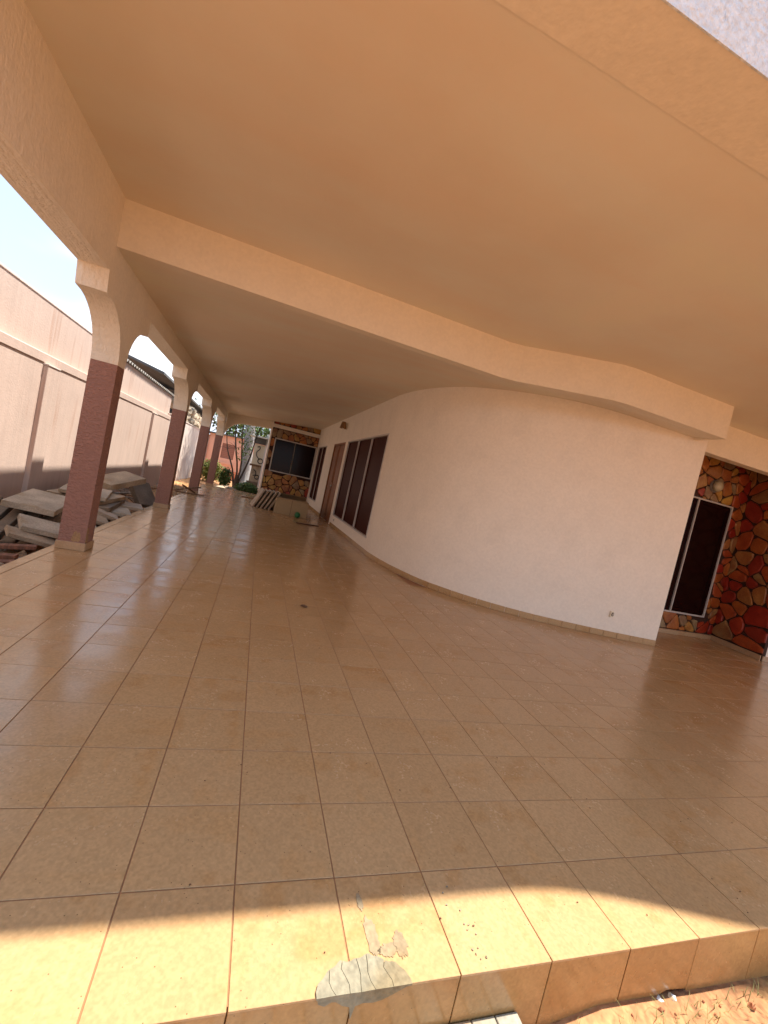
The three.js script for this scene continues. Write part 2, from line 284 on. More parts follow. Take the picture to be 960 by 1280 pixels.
{ // cement repair over the broken front edge, cracked into plates
  const g = thing('cement_patch', 'greyish cracked cement repair on the front edge of the tiled step', 'cement patch', [0.40, 0, 0.95]);
  const prof = [[0.222, 0.985], [0.232, 0.962], [0.262, 0.937], [0.30, 0.915], [0.335, 0.918], [0.352, 0.914], [0.39, 0.906], [0.42, 0.918], [0.435, 0.927], [0.467, 0.937], [0.492, 0.962], [0.50, 0.988]];
  const top = (x) => { for (let i = 1; i < prof.length; i++) if (x <= prof[i][0]) { const [a, b] = prof[i - 1], [c, d] = prof[i]; return b + (d - b) * (x - a) / (c - a) + 0.002 * Math.sin(x * 160); } return 0.988; };
  const xs = [0.223, 0.268, 0.309, 0.350, 0.382, 0.434, 0.499];
  for (let k = 0; k + 1 < xs.length; k++) {
    const cut = (x, t, i) => (i === 0 || i === xs.length - 1) ? x : x + 0.006 * Math.sin(t * 5 + i * 2) + 0.008 * (t - 0.5), s = [];
    for (let q = 0; q <= 6; q++) { const x = xs[k] + 0.0008 + (xs[k + 1] - xs[k] - 0.0016) * q / 6; s.push([x, top(x)]); }
    for (let q = 0; q <= 3; q++) { const t = (q + 1) / 4, z0 = top(xs[k + 1]); s.push([cut(xs[k + 1], t, k + 1) - 0.0008, z0 + (0.994 - z0) * t]); }
    for (let q = 3; q >= 0; q--) { const t = (q + 1) / 4, z0 = top(xs[k]); s.push([cut(xs[k], t, k) + 0.0008, z0 + (0.994 - z0) * t]); }
    part('patch_plate', prism(poly(s), 0.006, (p, q, t, v) => v.set(p, 0.005 - t + 0.0025 * vn(p * 40, q * 40, 4096, 4096, 6), q)), M.cement, g);
  }
  const drip = [[0.225, 0.003], [0.232, -0.014], [0.25, -0.022], [0.268, -0.012], [0.28, -0.014], [0.30, -0.028], [0.322, -0.036], [0.332, -0.075], [0.338, -0.036], [0.36, -0.030], [0.39, -0.034], [0.415, -0.030], [0.44, -0.020], [0.468, -0.008], [0.49, 0.003]];
  part('drip', prism(poly(drip), 0.005, (a, b, t, v) => v.set(a, b, 0.9885 + t)), M.cement, g);
}
{ // lower doorstep in front of the riser
  const g = thing('doorstep', 'low step with pale tile strips below the veranda edge', 'step', [0.3, -0.3, 1.2]);
  part('step_block', bx(-0.1, 0.895, -0.34, -0.165, 0.99, 1.34), M.concrete3, g);
  for (let k = 0; k < 12; k++) part('tread_strip', cbx(-0.1 + k * 0.083 + 0.002, -0.1 + (k + 1) * 0.083 - 0.002, -0.164, -0.152, 0.991, 1.345, 0.002), k % 3 ? M.stepTile : M.slabTile, g);
}
{ // whitish rubble in the hole under the broken riser tile
  const g = thing('rubble_heap', 'small heap of whitish stones in the gap under the broken riser tile', 'rubble', [1.52, -0.25, 0.99]);
  const R = rng(8);
  for (let k = 0; k < 16; k++) { const r = 0.010 + 0.014 * R(); part('stone', rough(new THREE.IcosahedronGeometry(r, 1).translate(1.42 + R() * 0.20, -0.245 + R() * 0.035, 0.985 + R() * 0.03), r * 0.9, k, 60), k % 4 ? M.white : M.concrete, g); }
}
{ // grass and dead leaves on the dirt by the step
  const R = rng(17), pos = [], idx = [];
  for (let k = 0; k < 9000; k++) {
    const x = 0.9 + R() * 4.6, z = 1.02 + R() * 1.2, cl = fbm(x * 0.2 + 0.5, z * 0.2 + 0.5, 18, 18, 3, 9); if (cl < 0.52) continue;
    const h = 0.010 + R() * 0.04, a = R() * 6.28, l = 0.015 + R() * 0.035, w = 0.0012, y = groundY(x, z) - 0.008, o = pos.length / 3;
    const c = Math.cos(a), n = Math.sin(a), at = (t, q, e) => pos.push(x + c * l * t - n * w * q, y + h * e, z + n * l * t + c * w * q);
    at(0, 1, 0); at(0, -1, 0); at(0.4, 0.8, 0.75); at(0.4, -0.8, 0.75); at(1.1, 0, 1);
    idx.push(o, o + 1, o + 2, o + 1, o + 3, o + 2, o + 2, o + 3, o + 4);
  }
  const g = new THREE.BufferGeometry(); g.setAttribute('position', new THREE.Float32BufferAttribute(pos, 3)); g.setIndex(idx); g.computeVertexNormals();
  info(part('grass', g, GRASS, scene), 'sparse short yellowish grass on the red dirt', 'grass', null, 'stuff');
  const ps = [];
  for (let k = 0; k < 900; k++) { const r = 0.004 + 0.016 * R() * R(), x = 0.9 + R() * 4.6, z = 1.0 + R() * 1.2; ps.push(rough(new THREE.IcosahedronGeometry(r, 0).translate(x, groundY(x, z) + r * 0.3, z), r, k, 40)); }
  info(part('pebbles', ps, again(M.dirt, 0.55, 0.28, 0.15), scene), 'reddish crumbs of earth and pebbles on the dirt', 'pebbles', null, 'stuff');
}

// ---------------------------------------------------------------- ceilings, beam, fascia (one roof)
{
  const roof = thing('veranda_ceiling', 'peach painted veranda ceiling with a stepped beam and white outer fascia', 'ceiling', [0, 0, 0], null, 'structure');
  const front = (x) => 0.51 + 0.30 * step(2.5, 3.9, x) + 3.3 * step(3.85, 5.3, x);     // bulge fits the shadow edge; the deep unseen porch is added to shade ground
  const f1 = [], f2 = []; for (let x = -2.1; x <= 12.01; x += 0.15) { f1.push([x, front(x) - 0.298]); f2.push([x, front(x)]); }
  const fl = (y) => (a, b, t, v) => v.set(a, y + t, b);
  part('upper_ceiling', prism(poly([...f1, [12, -2.9], [XI - 0.2, -2.9]]), 0.1, fl(CEIL)), M.ceiling, roof);
  part('edge_soffit', prism(poly([...f2, ...f1.map(([x, z]) => [x, z + 0.003]).reverse()]), 0.1, fl(CEIL - 0.004)), M.soffit, roof);
  const ff = f2.map(([x, z]) => [x, z + 0.008]);
  part('fascia', prism(poly([...ff, ...f2.map(([x, z]) => [x, z + 0.0005]).reverse()]), 0.44, fl(CEIL - 0.006)), M.fascia, roof);
  part('roof_slab', [prism(poly([...f2, [12, -2.9], [-2.1, -2.9]]), 0.31, fl(3.49)), bx(-2.1, 8.5, 3.3, 3.8, -16.2, -2.9)], M.concrete2, roof);
  // beam face
  const back = BEAM.map(([x, z]) => [x, z - 0.12]);
  part('ceiling_beam', prism(poly([...BEAM, [5.42, -2.70], [5.385, -2.70], ...back.slice(0, -1).concat([[5.385, -2.23]]).reverse()]), CEIL - LOW + 0.02, fl(LOW + 0.004)), M.beam, roof);
  // lower ceiling
  const nx = 60, nz = 90, g = new THREE.BufferGeometry(), pos = [], idx = [];
  for (let j = 0; j <= nz; j++) for (let i = 0; i <= nx; i++) {
    const x = XI - 0.05 + (5.47 - XI) * i / nx, t = j / nz, z0 = beamZ(x) + 0.001, z = z0 + (END - 0.1 - z0) * Math.pow(t, 1.8);
    pos.push(x, lowY(x, z) + 0.0025, z);
  }
  for (let j = 0; j < nz; j++) for (let i = 0; i < nx; i++) { const a = j * (nx + 1) + i; idx.push(a, a + nx + 1, a + 1, a + 1, a + nx + 1, a + nx + 2); }
  g.setAttribute('position', new THREE.Float32BufferAttribute(pos, 3)); g.setIndex(idx); g.computeVertexNormals();
  for (let i = 0, n = g.attributes.normal; i < n.count; i++) if (n.getY(i) > 0) n.setXYZ(i, -n.getX(i), -n.getY(i), -n.getZ(i));
  part('lower_ceiling', g, M.ceiling, roof);
  // beam over the recessed window
  part('recess_beam', [bx(5.30, 12, 2.935, CEIL + 0.02, -2.80, -2.68), bx(5.44, 12, 2.905, 2.935, -2.815, -2.665), bx(5.44, 12, 3.30, 3.36, -3.6, -2.80)], M.beam, roof);
}

function archParts(geo, g) {         // the flat faces and the paler painted reveals of an arch
  const n = geo.index ? geo.toNonIndexed() : geo, p = n.attributes.position.array;
  for (const [k, name, m] of [[0, 'arch_band', M.arcade], [1, 'arch_reveal', M.reveal]]) {
    const gr = geo.groups.filter((q) => q.materialIndex === k), a = []; for (const q of gr) a.push(...p.slice(q.start * 3, (q.start + q.count) * 3));
    const o = new THREE.BufferGeometry(); o.setAttribute('position', new THREE.Float32BufferAttribute(a, 3)); o.computeVertexNormals(); part(name, o, m, g);
  }
}
// ---------------------------------------------------------------- arcade wall with stepped arches, columns
const colZ = [0.24, -3.17, -7.38, -11.45, -15.75].map((z, i) => [z, z - (i ? 0.23 : 0.25)]);   // front and back faces
{
  const s = new THREE.Shape();          // (z, y)
  s.moveTo(colZ[0][0] + 0.26, 3.42);
  s.lineTo(colZ[0][0] + 0.26, 2.0);
  for (let i = 0; i < colZ.length; i++) {
    const [zf, zb] = colZ[i];
    if (i) { // coming from the opening to this column: lip, quarter arch down
      const ze = zf + 0.60; s.lineTo(ze + 0.03, 2.72); s.lineTo(ze, 2.53); s.lineTo(ze - 0.05, 2.525);
      for (let k = 1; k <= 10; k++) { const a = Math.PI / 2 * (1 - k / 10); s.lineTo(zf + 0.55 - 0.55 * Math.cos(a), 2.0 + 0.525 * Math.sin(a)); }
    }
    s.lineTo(zb, 2.0);
    if (i + 1 < colZ.length) {
      for (let k = 1; k <= 10; k++) { const a = Math.PI / 2 * (k / 10); s.lineTo(zb - 0.55 + 0.55 * Math.cos(a), 2.0 + 0.525 * Math.sin(a)); }
      s.lineTo(zb - 0.60, 2.53); s.lineTo(zb - 0.63, 2.72);
    }
  }
  s.lineTo(colZ[4][1], 3.42);
  const g = thing('arcade_wall', 'tan plastered wall with stepped round-shouldered arches over the maroon columns', 'wall', [-1.9, 0, -8]);
  archParts(prism(s, XI - XO, (a, b, t, v) => v.set(XO + t, b, a)), g);
  const shaftX = [XO, XI];
  const labels = ['outer maroon column standing at the front corner of the veranda', 'maroon stucco column with chipped plaster above its tile base', 'maroon stucco column beside the tilted concrete slab', 'maroon stucco column with crossed wooden laths at its foot', 'maroon stucco column at the garden end of the arcade'];
  colZ.forEach(([zf, zb], i) => {
    const c = thing('column', labels[i], 'column', [-1.895, 0, (zf + zb) / 2], 'maroon arcade columns');
    const sg = new THREE.BoxGeometry(XI - XO - 0.002, 2.0 + 0.004, zf - zb - 0.002, 1, 1, 1); sg.translate((XI + XO) / 2, 1.0, (zf + zb) / 2);
    part('shaft', sg, M.maroon, c);
    const b = 0.012;
    part('base_tile', cbx(XO - b, XI + b, 0.0015, 0.085, zf, zf + b, 0.003), M.skirting, c);
    part('base_tile', cbx(XI, XI + b, 0.0015, 0.085, zb - b, zf - 0.001, 0.003), M.skirting, c);
    part('base_tile', cbx(XO - b, XO, 0.0015, 0.085, zb - b, zf - 0.001, 0.003), M.skirting, c);
    if (i === 1) {
      const p1 = [[-1.90, 0.10], [-1.885, 0.19], [-1.865, 0.21], [-1.85, 0.185], [-1.835, 0.20], [-1.82, 0.17], [-1.815, 0.12], [-1.83, 0.09], [-1.85, 0.10], [-1.87, 0.088]];
      part('chipped_patch', prism(poly(p1), 0.002, (a, y, t, v) => v.set(a, y, zf + 0.0005 + t)), M.chip, c);
      const p2 = [[0.0, 0.25], [-0.03, 0.255], [-0.06, 0.21], [-0.05, 0.17], [-0.08, 0.12], [-0.05, 0.088], [0.0, 0.09]];
      part('chipped_patch', prism(poly(p2), 0.002, (a, y, t, v) => v.set(XI + 0.0005 + t, y, zf + a)), M.chip, c);
    }
  });
}
{ // arch across the garden end
  const g = thing('end_arch', 'plastered arch opening to the garden at the end of the veranda', 'arch', [-0.9, 0, END]);
  const s = new THREE.Shape(); s.moveTo(XI, 3.3); s.lineTo(XI, 1.98);
  for (let k = 1; k <= 12; k++) { const a = Math.PI / 2 * k / 12; s.lineTo(XI + 0.75 - 0.75 * Math.cos(a), 1.98 + 0.70 * Math.sin(a)); }
  s.lineTo(-0.03, 2.76); s.lineTo(-0.03, 3.3);
  archParts(prism(s, 0.22, (a, b, t, v) => v.set(a, b, END - t)), g);
}

// ---------------------------------------------------------------- long curved house wall with windows and door
const wallAng = Math.atan(0.0165);
{
  const g = thing('house_wall', 'long cream wall curving round the house along the veranda', 'wall', [2.1, 0, -8]);
  // curved piece
  const n = 60, inn = [], out = [];
  for (let i = 0; i <= n; i++) { const p = curve.getPointAt(i / n), t = curve.getTangentAt(i / n); inn.push([p.x, p.z]); out.push([p.x - (-t.z) * -0.2, p.z + t.x * 0.2 * 1]); }
  // outward side of the tangent: away from the veranda
  for (let i = 0; i <= n; i++) { const p = curve.getPointAt(i / n), t = curve.getTangentAt(i / n); out[i] = [p.x + (-t.z) * 0.2, p.z + t.x * 0.2]; }
  const pos = [], nor = [], idx = [];
  for (let i = 0; i <= n; i++) { const t = curve.getTangentAt(i / n), nx = t.z, nz = -t.x; for (const y of [-0.02, 3.4]) { pos.push(inn[i][0], y, inn[i][1]); nor.push(nx, 0, nz); } }
  for (let i = 0; i < n; i++) { const a = i * 2; idx.push(a, a + 1, a + 2, a + 2, a + 1, a + 3); }
  const cg = new THREE.BufferGeometry(); cg.setAttribute('position', new THREE.Float32BufferAttribute(pos, 3)); cg.setAttribute('normal', new THREE.Float32BufferAttribute(nor, 3)); cg.setIndex(idx);
  { const uv = []; for (let i = 0; i <= n; i++) for (const y of [-0.02, 3.4]) uv.push(i / n * 5.6, y); cg.setAttribute('uv', new THREE.Float32BufferAttribute(uv, 2)); }
  const cm = new THREE.Mesh(cg, M.wall); cm.name = 'curved_wall'; cm.castShadow = cm.receiveShadow = true; cm.position.set(-2.1, 0, 8); g.add(cm);
  part('return_wall', bx(5.54, 5.598, -0.02, 3.3, -3.5, -2.5), M.wall, g);
  part('back_wall', prism(poly([...out.map(([x, z]) => [x, z]), [2.45, -5.9], [5.5, -3.2]].reverse()), 3.2, (a, b, t, v) => v.set(a, t, b)), M.wall, g);
  // straight piece with openings; (s = -z, y)
  const s = poly([[5.9, -0.02], [5.9, 3.4], [16.2, 3.4], [16.2, -0.02]]);
  const holes = [[6.17, 9.92, 0.30, 2.46], [10.30, 12.05, 0, 2.45], [13.55, 15.47, 0.33, 2.45]];
  for (const [a, b, c, d] of holes) s.holes.push(new THREE.Path([[a, c], [b, c], [b, d], [a, d]].map(([x, y]) => new THREE.Vector2(x, Math.max(y, -0.019)))));
  part('straight_wall', prism(s, 0.2, (a, b, t, v) => v.set(wallX(-a) + t, b, -a)), M.wall, g);
  const X = (z, off) => wallX(z) + off;
  const slab = (z0, z1, y0, y1, o0, o1) => prism(poly([[-z0, y0], [-z1, y0], [-z1, y1], [-z0, y1]]), o1 - o0, (a, b, t, v) => v.set(wallX(-a) + o0 + t, b, -a));
  const window3 = (z0, z1, y0, y1, n) => {      // z0 > z1
    const w = new THREE.Group(); w.name = 'window'; g.add(w); const f = 0.035;
    w.userData.label = n === 3 ? 'tall three-panel window with dark brown panes and pale frame' : 'tall two-panel window with dark brown panes by the stone end wall';
    part('frame', [slab(z0, z1, y0, y0 + f, -0.012, 0.06), slab(z0, z1, y1 - f, y1, -0.012, 0.06), slab(z0, z0 - f, y0 + f, y1 - f, -0.012, 0.06), slab(z1 + f, z1, y0 + f, y1 - f, -0.012, 0.06)], M.alu, w);
    const L = (z0 - z1) / n;
    for (let k = 0; k < n; k++) {
      const a = z0 - k * L, b = a - L;
      part('pane', slab(a - (k ? 0.012 : f), b + (k < n - 1 ? 0.012 : f), y0 + f, y1 - f, 0.04, 0.05), M.glass, w);
      if (k) part('mullion', slab(a + 0.0118, a - 0.0118, y0 + f, y1 - f, -0.006, 0.055), M.alu, w);
      part('sash', [slab(a - 0.045, a - 0.085, y0 + 0.05, y1 - 0.05, 0.022, 0.039), slab(b + 0.085, b + 0.045, y0 + 0.05, y1 - 0.05, 0.022, 0.039)], M.glass, w);
    }
  };
  window3(-6.17, -9.92, 0.30, 2.46, 3);
  window3(-13.55, -15.47, 0.33, 2.45, 2);
  { // double door
    const d = new THREE.Group(); d.name = 'door'; d.userData.label = 'tall brown double door of panelled wood'; g.add(d);
    part('door_frame', [slab(-10.30, -10.36, 0.001, 2.45, -0.008, 0.1), slab(-11.99, -12.05, 0.001, 2.45, -0.008, 0.1), slab(-10.36, -11.99, 2.39, 2.45, -0.008, 0.1)], M.wood, d);
    for (const [a, b] of [[-10.362, -11.172], [-11.178, -11.988]]) {
      part('leaf', slab(a, b, 0.004, 2.388, 0.03, 0.07), M.wood, d);
      for (const [y0, y1] of [[0.15, 1.0], [1.2, 2.25]]) part('panel', prism(poly([[-a + 0.13, y0], [-b - 0.13, y0], [-b - 0.13, y1], [-a + 0.13, y1]]), 0.018, (p, q, t, v) => v.set(wallX(-p) + 0.012 + t, q, -p)), M.wood, d);
      part('rail', slab(a - 0.08, b + 0.08, 1.06, 1.14, 0.016, 0.03), M.wood, d);
    }
    part('astragal', slab(-11.15, -11.2, 0.004, 2.388, 0.012, 0.03), M.wood, d);
    part('handle', new THREE.SphereGeometry(0.03, 10, 8).translate(X(-11.1, -0.02), 1.1, -11.1), M.alu, d);
  }
  // skirting tiles
  const R = rng(3), len = curve.getLength(), m = Math.round(len / 0.2);
  for (let k = 0; k < m; k++) {
    const a = curve.getPointAt((k + 0.012) / m), b = curve.getPointAt((k + 0.988) / m), dx = b.x - a.x, dz = b.z - a.z, l = Math.hypot(dx, dz), q = cbox(l, 0.082, 0.014, 0.002);
    q.rotateY(-Math.atan2(dz, dx)); q.translate((a.x + b.x) / 2 + dz / l * 0.005, 0.043, (a.z + b.z) / 2 - dx / l * 0.005);
    part('skirting_tile', q, tileMats[Math.floor(R() * 10)], g);
  }
  for (let k = 0; k < 48; k++) { const z0 = -5.9 - k * 0.21, z1 = z0 - 0.206; if ((z0 < -10.1 && z1 > -12.1) || z1 < -15.97) continue; part('skirting_tile', slab(z0, z1, 0.002, 0.084, -0.012, -0.0005), tileMats[Math.floor(R() * 10)], g); }
}

// ---------------------------------------------------------------- crazy-paved stone walls
function clipPoly(P, nx, ny, d) { const o = []; for (let i = 0; i < P.length; i++) { const a = P[i], b = P[(i + 1) % P.length], da = a[0] * nx + a[1] * ny - d, db = b[0] * nx + b[1] * ny - d; if (da <= 0) o.push(a); if ((da < 0 && db > 0) || (da > 0 && db < 0)) { const t = da / (da - db); o.push([a[0] + (b[0] - a[0]) * t, a[1] + (b[1] - a[1]) * t]); } } return o; }
function stoneCells(u0, u1, v0, v1, size, seed, holes = []) {
  const R = rng(seed), seeds = [], N = Math.round((u1 - u0) * (v1 - v0) / (size * size));
  for (let k = 0; k < N * 30 && seeds.length < N; k++) { const p = [u0 + R() * (u1 - u0), v0 + R() * (v1 - v0), size * (0.45 + 0.5 * R())]; if (seeds.every((q) => Math.hypot(p[0] - q[0], p[1] - q[1]) > Math.min(p[2], q[2]))) seeds.push(p); }
  const out = [];
  for (const p of seeds) {
    let P = [[u0, v0], [u1, v0], [u1, v1], [u0, v1]];
    for (const q of seeds) { if (q === p) continue; const dx = q[0] - p[0], dy = q[1] - p[1], l = Math.hypot(dx, dy); if (l > size * 4) continue; const w = (p[2] * p[2] - q[2] * q[2]) * 0.35 / (2 * l); P = clipPoly(P, dx / l, dy / l, (p[0] * dx + p[1] * dy) / l + l / 2 + w - 0.0075 - 0.004 * hash(out.length, seed, 2)); if (P.length < 3) break; }
    if (P.length < 3) continue;
    for (const [a, b, c, d] of holes) {
      if (p[0] > a && p[0] < b && p[1] > c && p[1] < d) { P = []; break; }
      const ov = P.some(([x, y]) => x > a && x < b && y > c && y < d); if (!ov) { const cx = P.reduce((t, q) => t + q[0], 0) / P.length, cy = P.reduce((t, q) => t + q[1], 0) / P.length; if (!(cx > a && cx < b && cy > c && cy < d)) continue; }
      const dist = [[a - p[0], 1, 0, a], [p[0] - b, -1, 0, -b], [c - p[1], 0, 1, c], [p[1] - d, 0, -1, -d]].sort((x, y) => y[0] - x[0])[0];
      P = clipPoly(P, dist[1], dist[2], dist[3] - 0.004);
    }
    if (P.length < 3) continue;
    let area = 0; for (let i = 0; i < P.length; i++) { const a = P[i], b = P[(i + 1) % P.length]; area += a[0] * b[1] - b[0] * a[1]; }
    if (area < 0.0016) continue;
    // cut the corners so that stones look broken, not ruled
    const Q = []; for (let i = 0; i < P.length; i++) { const a = P[i], b = P[(i + 1) % P.length], c = 0.16 + 0.14 * hash(i, out.length, seed); Q.push([a[0] + (b[0] - a[0]) * c, a[1] + (b[1] - a[1]) * c], [b[0] + (a[0] - b[0]) * c, b[1] + (a[1] - b[1]) * c]); }
    out.push(Q.length > 12 ? P : Q);
  }
  return out;
}
function stoneGeo(P, O, U, W, N, h, seed) {     // polygon on plane O + u U + w W, raised along N
  const cx = P.reduce((t, q) => t + q[0], 0) / P.length, cy = P.reduce((t, q) => t + q[1], 0) / P.length, pos = [], n = P.length;
  const tilt = [(hash(seed, 1, 5) - 0.5) * 0.10, (hash(seed, 2, 5) - 0.5) * 0.10];
  const pt = (u, v, k) => { const t = k > 0 ? k + tilt[0] * (u - cx) + tilt[1] * (v - cy) : k; return [O.x + U.x * u + W.x * v + N.x * t, O.y + U.y * u + W.y * v + N.y * t, O.z + U.z * u + W.z * v + N.z * t]; };
  const ring = (f, k) => P.map(([u, v]) => pt(cx + (u - cx) * f, cy + (v - cy) * f, k));
  const a = ring(1, -0.002), b = ring(0.985, h * 0.65), c = ring(0.88, h), m = pt(cx, cy, h * 1.08);
  for (let i = 0; i < n; i++) { const j = (i + 1) % n; pos.push(...a[i], ...a[j], ...b[j], ...a[i], ...b[j], ...b[i], ...b[i], ...b[j], ...c[j], ...b[i], ...c[j], ...c[i], ...c[i], ...c[j], ...m); }
  const g = new THREE.BufferGeometry(); g.setAttribute('position', new THREE.Float32BufferAttribute(pos, 3)); g.computeVertexNormals();
  return g;
}
const STONE = {};
const stoneMat = (r, g, b, rough_ = 0.38) => STONE[[r, g, b]] ??= mat(r, g, b, rough_, { map: tStone, bumpMap: bStone, bumpScale: 0.006 });
const YEL = [[0.62, 0.36, 0.09], [0.70, 0.40, 0.08], [0.56, 0.29, 0.09], [0.52, 0.20, 0.05], [0.42, 0.30, 0.16], [0.62, 0.24, 0.05], [0.52, 0.07, 0.022]];
const RED = [[0.50, 0.055, 0.018], [0.42, 0.035, 0.015], [0.56, 0.12, 0.03], [0.56, 0.17, 0.035], [0.56, 0.25, 0.07], [0.38, 0.04, 0.018], [0.44, 0.24, 0.09]];
function stones(parent, cells, O, U, W, N, pal, seed, h = 0.022) { cells.forEach((P, k) => part('stone', stoneGeo(P, O, U, W, N, h * (0.75 + 0.5 * hash(k, seed, 3)), k + seed * 31), stoneMat(...pal(P, hash(k, seed, 7))), parent)); }

{ // recessed bay on the right
  const g = thing('stone_bay', 'recessed bay clad in red and ochre crazy stone with a tall dark window', 'stone wall', [7, 0, -3.3]);
  const hole = [6.15, 7.67, 0.37, 2.37];
  const s = poly([[5.5, 0], [8.0, 0], [8.0, 3.32], [5.5, 3.32]]); s.holes.push(new THREE.Path([[hole[0], hole[2]], [hole[1], hole[2]], [hole[1], hole[3]], [hole[0], hole[3]]].map(([x, y]) => new THREE.Vector2(x, y))));
  part('backing_wall', prism(s, 0.2, (a, b, t, v) => v.set(a, b, -3.322 - t)), M.mortar, g);
  stones(g, stoneCells(5.6, 7.96, 0.085, 3.28, 0.19, 4, [hole]), V(0, 0, -3.322), V(1, 0, 0), V(0, 1, 0), V(0, 0, 1), (P, r) => (P[0][0] > 7.45 + r * 0.4 ? RED : YEL)[Math.floor(r * 6.99)], 5);
  // the side of the bay
  const A = V(7.95, 0, -3.32), B = V(7.80, 0, -2.43), U = B.clone().sub(A).normalize(), N = V(-Math.abs(U.z), 0, U.x * 1).normalize(); if (N.x > 0) N.negate();
  const L = A.distanceTo(B);
  const side = prism(poly([[0, 0], [L, 0], [L, 3.32], [0, 3.32]]), 0.06, (a, b, t, v) => v.copy(A).addScaledVector(U, a).addScaledVector(N, -0.022 - t).setY(b));
  part('backing_wall', side, M.mortar, g);
  const A2 = A.clone().addScaledVector(N, -0.022);
  stones(g, stoneCells(0.01, L, 0.10, 3.28, 0.23, 14), A2, U, V(0, 1, 0), N, (P, r) => RED[Math.floor(r * 6.99)], 9, 0.026);
  const q = prism(poly([[0, 0.002], [L, 0.002], [L, 0.085], [0, 0.085]]), 0.012, (a, b, t, v) => v.copy(A).addScaledVector(U, a).addScaledVector(N, t - 0.004).setY(b));
  part('skirting_tile', q, M.skirting, g);
  for (let k = 0; k < 7; k++) part('skirting_tile', bx(5.61 + k * 0.333, 5.94 + k * 0.333, 0.002, 0.075, -3.32, -3.285), M.skirting, g);
  const w = new THREE.Group(); w.name = 'window'; w.userData.label = 'tall dark sliding window with slim pale frame'; g.add(w);
  const [a, b, c, d] = hole, f = 0.024;
  part('frame', [bx(a, b, c, c + f, -3.345, -3.305), bx(a, b, d - f, d, -3.345, -3.305), bx(a, a + f, c + f, d - f, -3.345, -3.305), bx(b - f, b, c + f, d - f, -3.345, -3.305)], M.alu, w);
  part('mullion', bx(6.85, 6.87, c + f, d - f, -3.345, -3.31), M.alu, w);
  part('pane', bx(a + f, 6.85, c + f, d - f, -3.345, -3.335), M.darkGlass, w);
  part('pane', bx(6.87, b - f, c + f, d - f, -3.345, -3.335), M.darkGlass, w);
  part('sash', [bx(6.88, 6.93, c + 0.05, d - 0.05, -3.334, -3.315), bx(b - 0.09, b - 0.04, c + 0.05, d - 0.05, -3.334, -3.315), bx(6.93, b - 0.09, c + 0.04, c + 0.09, -3.334, -3.315), bx(6.93, b - 0.09, d - 0.09, d - 0.04, -3.334, -3.315)], M.darkGlass, w);
  const fw = thing('front_wall', 'white plastered wall beside the red stone bay', 'wall', [9, 0, -2.5]);
  part('wall_panel', bx(7.83, 12, -0.02, 3.32, -2.47, -2.425), M.wall, fw);
  part('skirting', bx(7.83, 12, 0.002, 0.08, -2.4245, -2.412), M.skirting, fw);
  part('side_panel', bx(8.05, 12, 0, 3.32, -3.6, -2.475), M.wall, fw);
}
{ // stone facade at the garden end
  const g = thing('stone_facade', 'ochre crazy stone facade with a wide dark window at the veranda end', 'stone wall', [1, 0, END]);
  const hole = [0.19, 1.94, 1.07, 2.45], z = END;
  const s = poly([[0.03, 0], [1.96, 0], [1.96, 3.3], [0.03, 3.3]]); s.holes.push(new THREE.Path([[hole[0], hole[2]], [hole[1], hole[2]], [hole[1], hole[3]], [hole[0], hole[3]]].map(([x, y]) => new THREE.Vector2(x, y))));
  part('backing_wall', prism(s, 0.2, (a, b, t, v) => v.set(a, b, z - 0.022 - t)), M.mortar, g);
  const O = V(0, 0, z - 0.022), pal = (P, r) => YEL[Math.floor(r * 6.4)];
  stones(g, stoneCells(0.04, 1.95, 0.02, 2.83, 0.235, 24, [hole]), O, V(1, 0, 0), V(0, 1, 0), V(0, 0, 1), pal, 15, 0.03);
  stones(g, stoneCells(0.04, 1.95, 3.0, 3.28, 0.24, 25), O, V(1, 0, 0), V(0, 1, 0), V(0, 0, 1), pal, 16, 0.03);
  part('lintel_band', cbx(-0.03, 1.955, 2.845, 2.985, z - 0.02, z + 0.09, 0.006), M.wall, g);
  part('corner_strip', bx(-0.028, 0.03, 0.001, 3.19, z - 0.3, z + 0.035), M.wall, g);
  part('side_wall', bx(-0.025, 0.028, -0.3, 3.3, -20, z - 0.3), M.wall, g);
  const w = new THREE.Group(); w.name = 'window'; w.userData.label = 'wide dark two-pane window'; g.add(w);
  const [a, b, c, d] = hole, f = 0.045;
  part('frame', [bx(a, b, c, c + f, z - 0.06, z + 0.03), bx(a, b, d - f, d, z - 0.06, z + 0.03), bx(a, a + f, c + f, d - f, z - 0.06, z + 0.03), bx(b - f, b, c + f, d - f, z - 0.06, z + 0.03)], M.alu, w);
  part('mullion', bx(1.02, 1.06, c + f, d - f, z - 0.05, z + 0.01), M.metal, w);
  part('pane', bx(a + f, 1.02, c + f, d - f, z - 0.05, z - 0.04), M.darkGlass, w);
  part('pane', bx(1.06, b - f, c + f, d - f, z - 0.05, z - 0.04), M.darkGlass, w);
}

